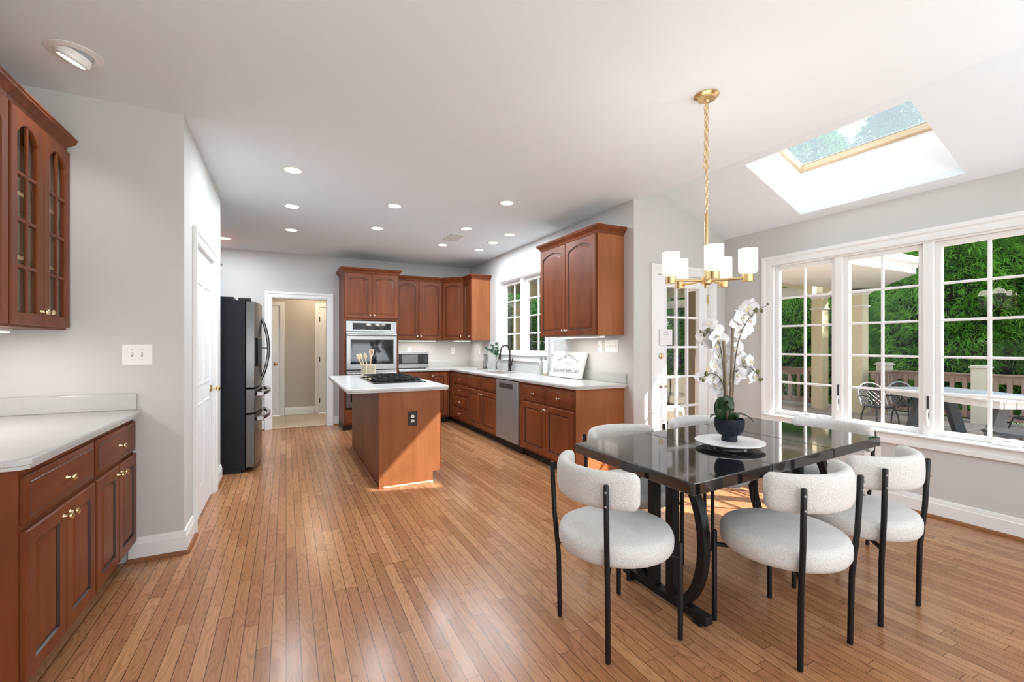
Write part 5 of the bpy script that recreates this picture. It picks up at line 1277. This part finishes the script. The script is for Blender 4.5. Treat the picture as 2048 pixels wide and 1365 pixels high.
def strap(pts, w_, fold, mat='oleaf'):
    rows = []; n_ = len(pts) - 1
    for i, p in enumerate(pts):
        t = i / n_; d = (Vector(pts[min(i + 1, n_)]) - Vector(pts[max(i - 1, 0)])).normalized(); s_ = fold.cross(d).normalized() if True else None
        nn = d.cross(s_); ww = w_ * (math.sin(PI * (0.16 + 0.82 * t)) ** 0.8)
        rows.append([Vector(p) + s_ * (ww * x) + nn * (abs(x) * ww * 0.22) for x in (-1, -0.5, 0, 0.5, 1)])
    vs = [p for r_ in rows for p in r_]; fs = [(i * 5 + j, i * 5 + j + 1, (i + 1) * 5 + j + 1, (i + 1) * 5 + j) for i in range(n_) for j in range(4)]
    o = MB().add(vs, fs).build('leaf', M[mat], orc, smooth=60, recalc=False)
    m = o.modifiers.new('thickness', 'SOLIDIFY'); m.thickness = 0.0016
strap(bez([V(-0.02, 0, 0.0), V(-0.03, -0.01, 0.07), V(-0.040, -0.03, 0.15), V(-0.020, -0.05, 0.115), V(-0.005, -0.055, 0.06)], 12), 0.038, VF)
strap(bez([V(-0.02, 0, 0.0), V(-0.05, -0.01, 0.04), V(-0.058, -0.01, 0.10), V(-0.05, -0.01, 0.130)], 12), 0.036, VF)
strap(bez([V(0.0, 0.02, 0.0), V(0.02, 0.04, 0.05), V(0.025, 0.04, 0.10), V(0.010, 0.04, 0.125)], 12), 0.030, VF)
strap(bez([V(0.0, -0.01, 0.0), V(0.03, -0.03, 0.055), V(0.07, -0.04, 0.045), V(0.105, -0.045, 0.0)], 12), 0.026, UZ)
strap(bez([V(-0.03, 0.01, 0.0), V(-0.06, 0.02, 0.03), V(-0.088, 0.02, 0.035), V(-0.092, 0.02, 0.01)], 10), 0.022, UZ)
strap(bez([V(-0.01, -0.03, 0.0), V(-0.01, -0.05, 0.03), V(0.005, -0.07, 0.045), V(0.012, -0.075, 0.03)], 10), 0.022, VF)

# ------------------------------------------------------------------ chandelier
CX, CY = 2.162, 1.799
cd = thing('chandelier', 'brass five arm chandelier with lit white glass shades over the table', 'chandelier', (CX, CY, ZC))
MB().lathe([(0, 0), (0.068, 0), (0.068, -0.006), (0.060, -0.012), (0.050, -0.016), (0.048, -0.026), (0.016, -0.030), (0.012, -0.044), (0, -0.046)], (0, 0, 0), 36).build('canopy', M['brass'], cd, smooth=40)
def link_(mb, c, ax, h_=0.020, w_=0.011, r_=0.0022):
    pts = []
    for i in range(14):
        a_ = 2 * PI * i / 14; u_, v_ = w_ * math.cos(a_), h_ * math.sin(a_)
        pts.append((c[0] + (u_ if ax == 0 else 0), c[1] + (u_ if ax else 0), c[2] + v_))
    mb.tube(pts, r_, 6, loop=True)
mb = MB(); z = -0.058; i = 0
while z > -0.675: link_(mb, (0.0 if z < -0.45 else 0.004, 0, z), i % 2); z -= 0.0335; i += 1
mb.build('chain', M['brass'], cd)
mb = MB(); z = -0.075; i = 0
while z > -0.44: link_(mb, (-0.014 - 0.004 * math.sin(z * 8), -0.004, z), (i + 1) % 2); z -= 0.0335; i += 1
mb.build('spare_chain', M['brass'], cd)
MB().tube([(0.008, 0.006, -0.05), (0.012, 0.01, -0.3), (0.004, 0.004, -0.66)], 0.002, 6).build('lamp_cord', M['pbrass'], cd)
HZ = -1.068
MB().tube([(0, 0, -0.672), (0, 0, -0.69), (0, 0, HZ)], [0.007, 0.0115, 0.0115], 16).build('stem_rod', M['brass'], cd)
MB().lathe([(0, 0.022), (0.022, 0.022), (0.030, 0.016), (0.030, -0.018), (0.020, -0.022), (0.013, -0.026), (0.013, -0.040), (0, -0.042)], (0, 0, HZ), 24).build('hub', M['brass'], cd)
for k in range(5):
    a_ = RAD(13.6 + 72 * k); R_ = 0.212; d = Vector((math.cos(a_), math.sin(a_), 0)); c = d * R_
    o = MB().tube([d * 0.02 + UZ * HZ, d * 0.10 + UZ * HZ, d * (R_ - 0.02) + UZ * HZ], 0.0075, 10).build('arm', M['brass'], cd)
    MB().lathe([(0, -0.020), (0.028, -0.020), (0.028, 0.020), (0, 0.020)], (c.x, c.y, HZ), 24).build('shade_cup', M['brass'], o, smooth=40)
    MB().lathe([(0.026, 0.021), (0.042, 0.027), (0.0485, 0.040), (0.0485, 0.158), (0.0455, 0.158), (0.0455, 0.043), (0.024, 0.027)], (c.x, c.y, HZ), 32, cap=False).build('glass_shade', M['opal'], o, smooth=50)
    light('shade_glow', 'POINT', (CX + c.x, CY + c.y, ZC + HZ + 0.17), 1.3, (1.0, 0.92, 0.82), shadow_soft_size=0.05)

# ------------------------------------------------------------------ ceiling lights and vent
def downlight(x, y, label, pw=8.5):
    t = thing('recessed_light', label, 'ceiling light', (x, y, ZC), 0, 'lit recessed ceiling lights')
    MB().lathe([(0.062, -0.001), (0.086, -0.001), (0.086, -0.005), (0.066, -0.008), (0.062, -0.006)], (0, 0, 0), 36, cap=False).build('trim_ring', M['white'], t)
    MB().lathe([(0, -0.001), (0.063, -0.001), (0.063, -0.0045), (0, -0.0045)], (0, 0, 0), 36).build('lens', M['lens'], t, smooth=0)
    light('downlight_glow', 'AREA', (x, y, ZC - 0.012), pw, (0.84, 0.93, 1.0), (0, 0, -1), shape='DISK', size=0.12)
for x, y, l in ((0.05, 4.09, 'round ceiling light nearest the viewer above the kitchen walkway'), (0.055, 5.16, 'round ceiling light, middle of the left row over the walkway'),
                (0.06, 6.22, 'round ceiling light at the far end of the left row'), (-0.735, 7.10, 'round ceiling light just right of the pantry wall edge'),
                (1.0, 4.67, 'round ceiling light over the near half of the island'), (1.0, 5.66, 'round ceiling light over the far half of the island'),
                (1.99, 4.06, 'round ceiling light between island and large wall cabinet'), (1.985, 5.18, 'round ceiling light just in front of the ceiling vent'),
                (2.003, 6.17, 'round ceiling light just beyond the ceiling vent'), (2.59, 5.20, 'nearest of three round ceiling lights along the sink wall'),
                (2.59, 5.72, 'middle of three round ceiling lights along the sink wall'), (2.60, 6.25, 'farthest of three round ceiling lights along the sink wall')):
    downlight(x, y, l, 6.0 if x > 2.2 else 11.0)
gl = thing('gimbal_light', 'large tilted eyeball ceiling light above the glass cabinets', 'ceiling light', (-0.93, 2.945, ZC))
MB().lathe([(0.070, -0.001), (0.108, -0.001), (0.108, -0.004), (0.076, -0.009), (0.070, -0.006)], (0, 0, 0), 40, cap=False).build('trim_ring', M['white'], gl)
tl = Matrix.Rotation(RAD(25), 3, Vector((0.3, 1, 0)).normalized())
def tilt_(x, y, z): v = tl @ Vector((x, y, z)); return (v.x, v.y, v.z - 0.004)
MB().lathe([(0.0, 0.012), (0.064, 0.006), (0.070, -0.012), (0.066, -0.034), (0.056, -0.038), (0.055, -0.031), (0.0, -0.026)], (0, 0, 0), 32).map(tilt_).build('eyeball', M['white'], gl)
MB().lathe([(0, -0.033), (0.0552, -0.034), (0.0552, -0.0315), (0, -0.0305)], (0, 0, 0), 32).map(tilt_).build('lens', M['lens2'], gl, smooth=0)
light('gimbal_glow', 'SPOT', (-0.955, 2.955, ZC - 0.085), 8, (1.0, 0.94, 0.86), (-0.25, 0.1, -1), spot_size=RAD(110), spot_blend=0.8, shadow_soft_size=0.05)
vt = thing('ceiling_vent', 'rectangular white air vent in the kitchen ceiling', 'vent', (2.01, 5.69, ZC))
mb = MB(); hx, hy = 0.10, 0.19
for a, b, c, d in ((-hx, hx, -hy, -hy + 0.02), (-hx, hx, hy - 0.02, hy), (-hx, -hx + 0.02, -hy + 0.02, hy - 0.02), (hx - 0.02, hx, -hy + 0.02, hy - 0.02)): mb.box(a, b, c, d, -0.008, -0.001)
mb.build('frame', M['white'], vt, smooth=0)
mb = MB()
for i in range(12): y = -hy + 0.03 + i * 0.0295; mb.box(-hx + 0.02, hx - 0.02, y, y + 0.014, -0.007, -0.002)
mb.build('louvre', M['white'], vt, smooth=0); MB().box(-hx + 0.02, hx - 0.02, -hy + 0.02, hy - 0.02, -0.0016, -0.0006).build('backing', M['pewter'], vt, smooth=0)
fv = thing('floor_register', 'small floor register under the dining table by the window wall', 'vent', (3.62, 2.62, 0.001))
MB().box(-0.05, 0.05, -0.14, 0.14, 0, 0.005).build('frame', M['shoe'], fv, smooth=0, bevel=0.002)
mb = MB()
for i in range(14): mb.box(-0.035, 0.035, -0.125 + i * 0.018, -0.116 + i * 0.018, 0.0045, 0.0058)
mb.build('louvre', M['slot'], fv, smooth=0)
# ------------------------------------------------------------------ outside: deck, porch, trees
DZ = -0.20
ST(MB().box(XW + 0.15, 12.4, -6.0, 14.0, DZ - 0.06, DZ).build('deck_floor', M['deck'], smooth=0))
ST(MB().box(XS + 0.15, XW + 0.15, YD + 0.15, 14.0, DZ - 0.06, DZ).build('porch_floor', M['deck'], smooth=0))
ST(MB().box(-30, 45, -30, 45, -1.3, -1.2).build('lawn', M['grass'], smooth=0))
# brown deck rail with cream posts
RX = 11.9
def newel(x, y, label):
    t = thing('deck_post', label, 'post', (x, y, DZ), 0, 'cream posts of the deck rail')
    MB().box(-0.11, 0.11, -0.11, 0.11, 0, 1.06).build('shaft', M['stucco'], t, smooth=0); MB().box(-0.14, 0.14, -0.14, 0.14, 1.06, 1.09).box(-0.12, 0.12, -0.12, 0.12, 1.09, 1.115).build('cap', M['stucco'], t, smooth=0, bevel=0.01)
newel(RX, 5.17, 'cream corner post of the deck rail beside the lattice chairs')
newel(RX, 3.62, 'cream deck rail post behind the grey plank table')
newel(RX, 1.9, 'cream deck rail post further right, hidden past the window edge')
def rail(label, p, q, n):
    p, q = Vector(p), Vector(q); d = (q - p); L_ = d.length; a_ = math.atan2(d.y, d.x)
    t = thing('deck_rail', label, 'railing', (p.x, p.y, DZ), a_, 'brown railings of the deck')
    MB().box(0, L_, -0.07, 0.07, 0.92, 0.955).box(0, L_, -0.03, 0.03, 0.77, 0.92).build('top_rail', M['rail'], t, smooth=0, bevel=0.004)
    MB().box(0, L_, -0.03, 0.03, 0.09, 0.22).build('bottom_rail', M['rail'], t, smooth=0, bevel=0.004)
    for i in range(n): x = (i + 0.5) * L_ / n; MB().box(x - 0.035, x + 0.035, -0.065, -0.031, 0.10, 0.86).build('baluster', M['rail'], t, smooth=0)
rail('brown deck railing behind the grey plank table, far side', (RX, 5.05), (RX, 3.74), 7)
rail('brown deck railing running right behind the outdoor table', (RX, 3.50), (RX, 2.02), 8)
rail('brown deck railing past the right picture edge', (RX, 1.78), (RX, -2.0), 19)
rail('short brown railing between corner post and porch column', (11.05, 5.02), (11.78, 5.02), 5)
rail('brown porch railing beyond the left dining window', (11.45, 9.3), (11.45, 6.42), 13)
# porch columns, arched beam, roof
def column(x, y, w_, label, top=2.52, mat='colpaint'):
    t = thing('porch_column', label, 'column', (x, y, DZ), 0, 'square columns of the covered porch')
    MB().box(0, w_, 0, w_, 0, top - DZ).build('shaft', M[mat], t, smooth=0)
    MB().box(-0.025, w_ + 0.025, -0.025, w_ + 0.025, 2.155 - DZ, 2.185 - DZ).build('neck_moulding', M['soffit'], t, smooth=0)
    MB().loft([[(-e, -e, z), (w_ + e, -e, z), (w_ + e, w_ + e, z), (-e, w_ + e, z)] for e, z in ((0.0, top - 0.11 - DZ), (0.05, top - 0.04 - DZ), (0.10, top - 0.001 - DZ))]).build('capital', M['soffit'], t, smooth=0)
column(11.3, 5.32, 0.25, 'tan porch column seen through the middle dining window')
column(11.3, 6.14, 0.25, 'tan porch column seen through the left dining window')
column(5.75, 5.0, 0.16, 'shaded porch column seen at the right edge of the glazed door', mat='col_shaded')
column(11.3, 9.4, 0.25, 'far porch column beyond the arched opening')
column(6.0, 11.6, 0.25, 'tan porch column seen through the sink window')
def arch(label, x0_, x1_, y0_, y1_, zs, ze, axis):
    t = thing('arched_beam', label, 'beam', (0, 0, 0), 0, 'arched beams of the porch')
    n_ = 20; pts = [(y0_ + (y1_ - y0_) * i / n_, zs + (ze - zs) * math.sqrt(max(0.0, 1 - (2 * i / n_ - 1) ** 2))) for i in range(n_ + 1)]
    mb = MB()
    for (a, b), (c, d) in zip(pts[:-1], pts[1:]): mb.prism([(a, b), (c, d), (c, 3.10), (a, 3.10)], x0_, x1_, axis)
    mb.build('beam_face', M['colpaint'], t, smooth=0)
arch('arched porch beam above the railing beyond the left dining window', 11.33, 11.50, 6.38, 9.42, 2.45, 2.85, 'x')
arch('arched porch beam farthest away through the glazed door', 11.33, 11.50, 9.64, 13.2, 2.45, 2.9, 'x')
arch('narrow arched beam between the paired porch columns', 11.33, 11.50, 5.56, 6.15, 2.50, 2.62, 'x')
arch('arched porch beam at the back beyond the sink window', 11.6, 11.77, 6.24, 11.2, 2.45, 2.9, 'y')
rf = thing('porch_roof', 'white porch roof with gutter seen through the middle window', 'roof', (8, 7, 2.5))
def off(poly): return [(a - 8, b - 7) for a, b in poly]
MB().prism(off([(XW + 0.16, YD + 0.17), (11.6, 5.6), (11.6, 14), (XS + 0.16, 14), (XS + 0.16, YD + 0.17)]), 0.61, 0.65).build('porch_ceiling', M['soffit'], rf, smooth=0)
EV = [(4.56, 3.75), (9.81, 3.80), (11.75, 5.25), (11.75, 14)]
MB().prism(off([(4.56, 3.75), (9.81, 3.80), (11.75, 5.25), (11.75, 5.62), (4.56, 5.62)]), 0.055, 0.085).build('soffit', M['soffit'], rf, smooth=0)
fp = [(0.0, 0.05), (0.0, 0.15), (0.02, 0.155), (0.025, 0.20), (0.08, 0.22), (0.10, 0.28), (0.10, 0.31), (-0.02, 0.31), (-0.02, 0.05)]
MB().sweep(fp, off(EV)).build('gutter', M['fascia'], rf, smooth=30)
MB().prism(off([(4.56, 3.8), (9.8, 3.85), (11.7, 5.3), (11.7, 14), (3.3, 14), (3.3, 3.8)]), 0.66, 0.70).build('shingles', M['shingle'], rf, smooth=0)

# grey plank table with slanted slate legs
ot = thing('outdoor_table', 'grey plank outdoor table on slanted dark legs', 'table', (9.48, 3.0, DZ), RAD(60))
MB().box(-1.02, 1.02, -0.56, 0.56, 0.735, 0.76).build('tabletop', M['plank'], ot, smooth=0, bevel=0.004); MB().box(-0.99, 0.99, -0.53, 0.53, 0.64, 0.735).build('apron', M['plank'], ot, smooth=0, bevel=0.003)
for x in (-0.68, 0.62):
    for s_ in (-1, 1):
        MB().add([(x + b, s_ * a, z) for z, o in ((0, 0.40), (0.639, 0.20)) for a, b in ((o - 0.08, -0.05), (o + 0.08, -0.05), (o + 0.08, 0.05), (o - 0.08, 0.05))],
                 [(0, 1, 2, 3), (4, 5, 6, 7), (0, 1, 5, 4), (1, 2, 6, 5), (2, 3, 7, 6), (3, 0, 4, 7)]).build('leg', M['slate'], ot, smooth=0, bevel=0.004)
# dark lattice-back metal chairs (facing +Y)
def patio_chair():
    t = thing('patio_chair', 'x', 'chair', (0, 0, 0))
    mb = MB()
    def bp(u, v):   # u -1..1 across, v 0..1 up the back
        wv = 0.25 * math.sqrt(max(0, 1 - max(0, (v - 0.45) / 0.56) ** 2)) + 0.02
        return (u * wv, -0.22 - 0.16 * v + 0.06 * (u * u), 0.43 + 0.47 * v)
    edge = [bp(-1, i / 12) for i in range(13)] + [bp(1, 1 - i / 12) for i in range(13)]
    MB().tube(edge, 0.016, 8).build('back_frame', M['ironpale'], t)
    for k in range(-5, 10):
        for sg_ in (-1, 1):
            pts = []
            for i in range(13):
                v = i / 12; u = sg_ * (k * 0.34 - 1.5 + v * 1.5)
                if -1 <= u <= 1: pts.append(bp(u, v))
            if len(pts) > 1: mb.tube(pts, 0.011, 5)
    mb.build('back_lattice', M['iron'], t)
    MB().lathe([(0, 0.40), (0.25, 0.40), (0.262, 0.415), (0.25, 0.43), (0.15, 0.425), (0, 0.422)], (0, 0, 0), 28).build('seat', M['iron'], t)
    for s_ in (-1, 1):
        MB().tube([(s_ * 0.24, -0.24, 0.62), (s_ * 0.29, -0.05, 0.64), (s_ * 0.29, 0.16, 0.63), (s_ * 0.27, 0.20, 0.55), (s_ * 0.22, 0.19, 0.41)], 0.013, 7).build('arm', M['iron'], t)
        for y in (-0.19, 0.19): MB().tube([(s_ * 0.18, y * 0.9, 0.41), (s_ * 0.215, y * 1.15, 0.2), (s_ * 0.225, y * 1.25, 0.0)], 0.014, 7).build('leg', M['iron'], t)
    return t
pc = patio_chair(); G = 'dark lattice chairs around the outdoor table'
pcs = [(9.90, 4.38, RAD(150), 'dark lattice patio chair nearest the porch column, left of the grey table'), (10.62, 4.20, RAD(150), 'dark lattice patio chair at the table end in front of the deck railing'),
       (10.35, 2.55, RAD(60), 'dark patio chair on the far side of the grey table, half hidden')]
for i, (x, y, r_, lab) in enumerate(pcs):
    if i == 0: pc.location = (x, y, DZ); pc.rotation_euler = (0, 0, r_); pc['label'] = lab; pc['group'] = G
    else: dup(pc, (x, y, DZ), r_, lab, G)
for o_ in C.objects:
    if o_.name.startswith('patio_chair'): o_.scale = (0.88, 0.88, 0.86)
st = thing('patio_stool', 'low dark round patio seat at the near end of the grey table', 'stool', (7.95, 2.12, DZ))
MB().lathe([(0, 0.40), (0.27, 0.40), (0.29, 0.42), (0.27, 0.445), (0.15, 0.435), (0, 0.43)], (0, 0, 0), 28).build('seat', M['iron'], st)
for k in range(4): a_ = k * R90 + 0.5; MB().tube([(0.2 * math.cos(a_), 0.2 * math.sin(a_), 0.41), (0.25 * math.cos(a_), 0.25 * math.sin(a_), 0)], 0.016, 7).build('leg', M['iron'], st)
# sofa on the porch
sf = thing('outdoor_sofa', 'dark wicker porch sofa with beige cushions', 'sofa', (7.5, 7.2, DZ), RAD(-50))
MB().box(-0.95, 0.95, -0.4, 0.4, 0.04, 0.26).box(-0.95, 0.95, 0.28, 0.4, 0.26, 0.74).box(-0.95, -0.80, -0.4, 0.28, 0.26, 0.56).box(0.80, 0.95, -0.4, 0.28, 0.26, 0.56).build('frame', M['wicker'], sf, smooth=0, bevel=0.01)
for x in (-0.4, 0.4):
    MB().box(x - 0.39, x + 0.39, -0.41, 0.26, 0.262, 0.43).build('seat_cushion', M['cushion'], sf, smooth=30, bevel=0.04, seg=3); MB().box(x - 0.39, x + 0.39, 0.10, 0.27, 0.432, 0.84).build('back_cushion', M['cushion'], sf, smooth=30, bevel=0.04, seg=3)
ft = thing('ottoman', 'low beige cushioned ottoman on the porch', 'ottoman', (5.75, 5.75, DZ), RAD(-50))
MB().box(-0.38, 0.38, -0.33, 0.33, 0.03, 0.24).build('frame', M['wicker'], ft, smooth=0, bevel=0.01); MB().box(-0.39, 0.39, -0.34, 0.34, 0.242, 0.42).build('cushion', M['cushion'], ft, smooth=30, bevel=0.035, seg=3)

# ---- trees: trunk, a core coloured dark to stand for inner shade, and sprays of narrow leaves
def crown_mesh(name, seed, nspray, rx, h, blade, wd, nb, droop):
    g = np.random.default_rng(seed); vs = []; fs = []
    th = g.uniform(0, 2 * PI, nspray); u = g.uniform(0, 1, nspray) ** 0.8
    prof = lambda t: np.interp(t, [0, 0.12, 0.45, 0.8, 1.0], [0.75, 1.0, 0.92, 0.55, 0.08])
    rad = rx * prof(u) * g.uniform(0.70, 1.06, nspray)
    P = np.stack([rad * np.cos(th), rad * np.sin(th), h * u], 1)
    O = np.stack([np.cos(th), np.sin(th), g.uniform(-0.2, 0.6, nspray)], 1) + g.normal(0, 0.35, (nspray, 3))
    O /= np.linalg.norm(O, axis=1)[:, None]
    D = O[:, None, :] + g.normal(0, 0.62, (nspray, nb, 3)); D /= np.linalg.norm(D, axis=2)[..., None]
    L_ = blade * g.uniform(0.55, 1.15, (nspray, nb)); S = np.cross(D, g.normal(0, 1, (nspray, nb, 3))); S /= np.linalg.norm(S, axis=2)[..., None]
    base = P[:, None, :] + D * 0.03 + g.normal(0, 0.03, (nspray, nb, 3))
    mid = base + D * (L_ * 0.55)[..., None]; tip = base + D * L_[..., None]; tip[..., 2] -= droop * L_
    a = base; b = mid + S * wd; c = tip; d = mid - S * wd
    A = np.stack([a, b, c, d], 2).reshape(-1, 3); n_ = len(A) // 4
    me = bpy.data.meshes.new(name); me.from_pydata(A.tolist(), [], [(4 * i, 4 * i + 1, 4 * i + 2, 4 * i + 3) for i in range(n_)]); me.update()
    return me
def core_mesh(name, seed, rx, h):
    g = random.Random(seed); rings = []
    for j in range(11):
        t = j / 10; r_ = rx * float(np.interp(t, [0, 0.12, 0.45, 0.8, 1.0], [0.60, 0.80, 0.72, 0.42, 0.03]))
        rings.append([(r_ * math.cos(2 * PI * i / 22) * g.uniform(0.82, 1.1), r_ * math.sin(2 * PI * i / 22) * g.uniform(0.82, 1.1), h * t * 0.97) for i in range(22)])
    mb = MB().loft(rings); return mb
MA = crown_mesh('foliage', 1, 5200, 1.75, 6.6, 0.25, 0.009, 14, 0.25); MC = crown_mesh('foliage', 2, 4200, 2.0, 7.6, 0.22, 0.012, 12, 0.1)
def tree(x, y, rot, sc, kind, label):
    t = thing('tree', label, 'tree', (x, y, -1.2), rot, 'evergreen trees beyond the deck'); t.scale = (sc, sc, sc)
    f_ = bpy.data.objects.new('foliage', MA if kind != 1 else MC); C.objects.link(f_); f_.parent = t; f_.location = (0, 0, 0.5)
    if not f_.data.materials: f_.data.materials.append(M['leaf'])
    for s_ in f_.material_slots: s_.link = 'OBJECT'; s_.material = M[('leaf', 'leaf2', 'leaf3')[kind]]
    f_['kind'] = 'stuff'
    MB().tube([(0, 0, 0), (0.03, 0, 1.5), (-0.03, 0.02, 4.5), (0, 0, 6.6)], [0.20, 0.16, 0.09, 0.03], 10).build('trunk', M['bark'], t)
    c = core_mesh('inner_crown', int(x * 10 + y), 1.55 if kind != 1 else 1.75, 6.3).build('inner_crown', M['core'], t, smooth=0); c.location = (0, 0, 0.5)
TT = [(15.6, 5.3, 0.3, 1.15, 0, 'bright evergreen seen through the middle dining window'), (15.6, 9.0, 1.1, 1.15, 0, 'bright evergreen behind the left dining window sash'),
      (15.2, 1.9, 2.2, 1.05, 0, 'bright evergreen left in the right sash, behind the outdoor table'), (18.4, 3.2, 0.7, 1.5, 1, 'dark blue green evergreen behind the right sash'),
      (21.5, 0.5, 1.9, 1.5, 2, 'yellowing tree farthest right through the window'), (15.6, -1.6, 2.9, 1.0, 1, 'dark evergreen past the right picture edge'),
      (14.8, 12.6, 0.2, 1.15, 0, 'evergreen framed by the arch through the glazed door'), (11.6, 16.6, 1.4, 1.2, 0, 'evergreen behind the porch sofa, left through the door'),
      (7.6, 16.2, 2.6, 1.05, 1, 'blue green evergreen right through the sink window'), (4.2, 15.6, 0.9, 1.0, 2, 'pale leaved tree left through the sink window'),
      (19.2, 7.2, 1.5, 1.5, 1, 'tall dark evergreen in the second row behind the deck'), (19.2, 11.2, 0.4, 1.5, 1, 'tall dark evergreen behind the porch columns')]
for a in TT: tree(*a)
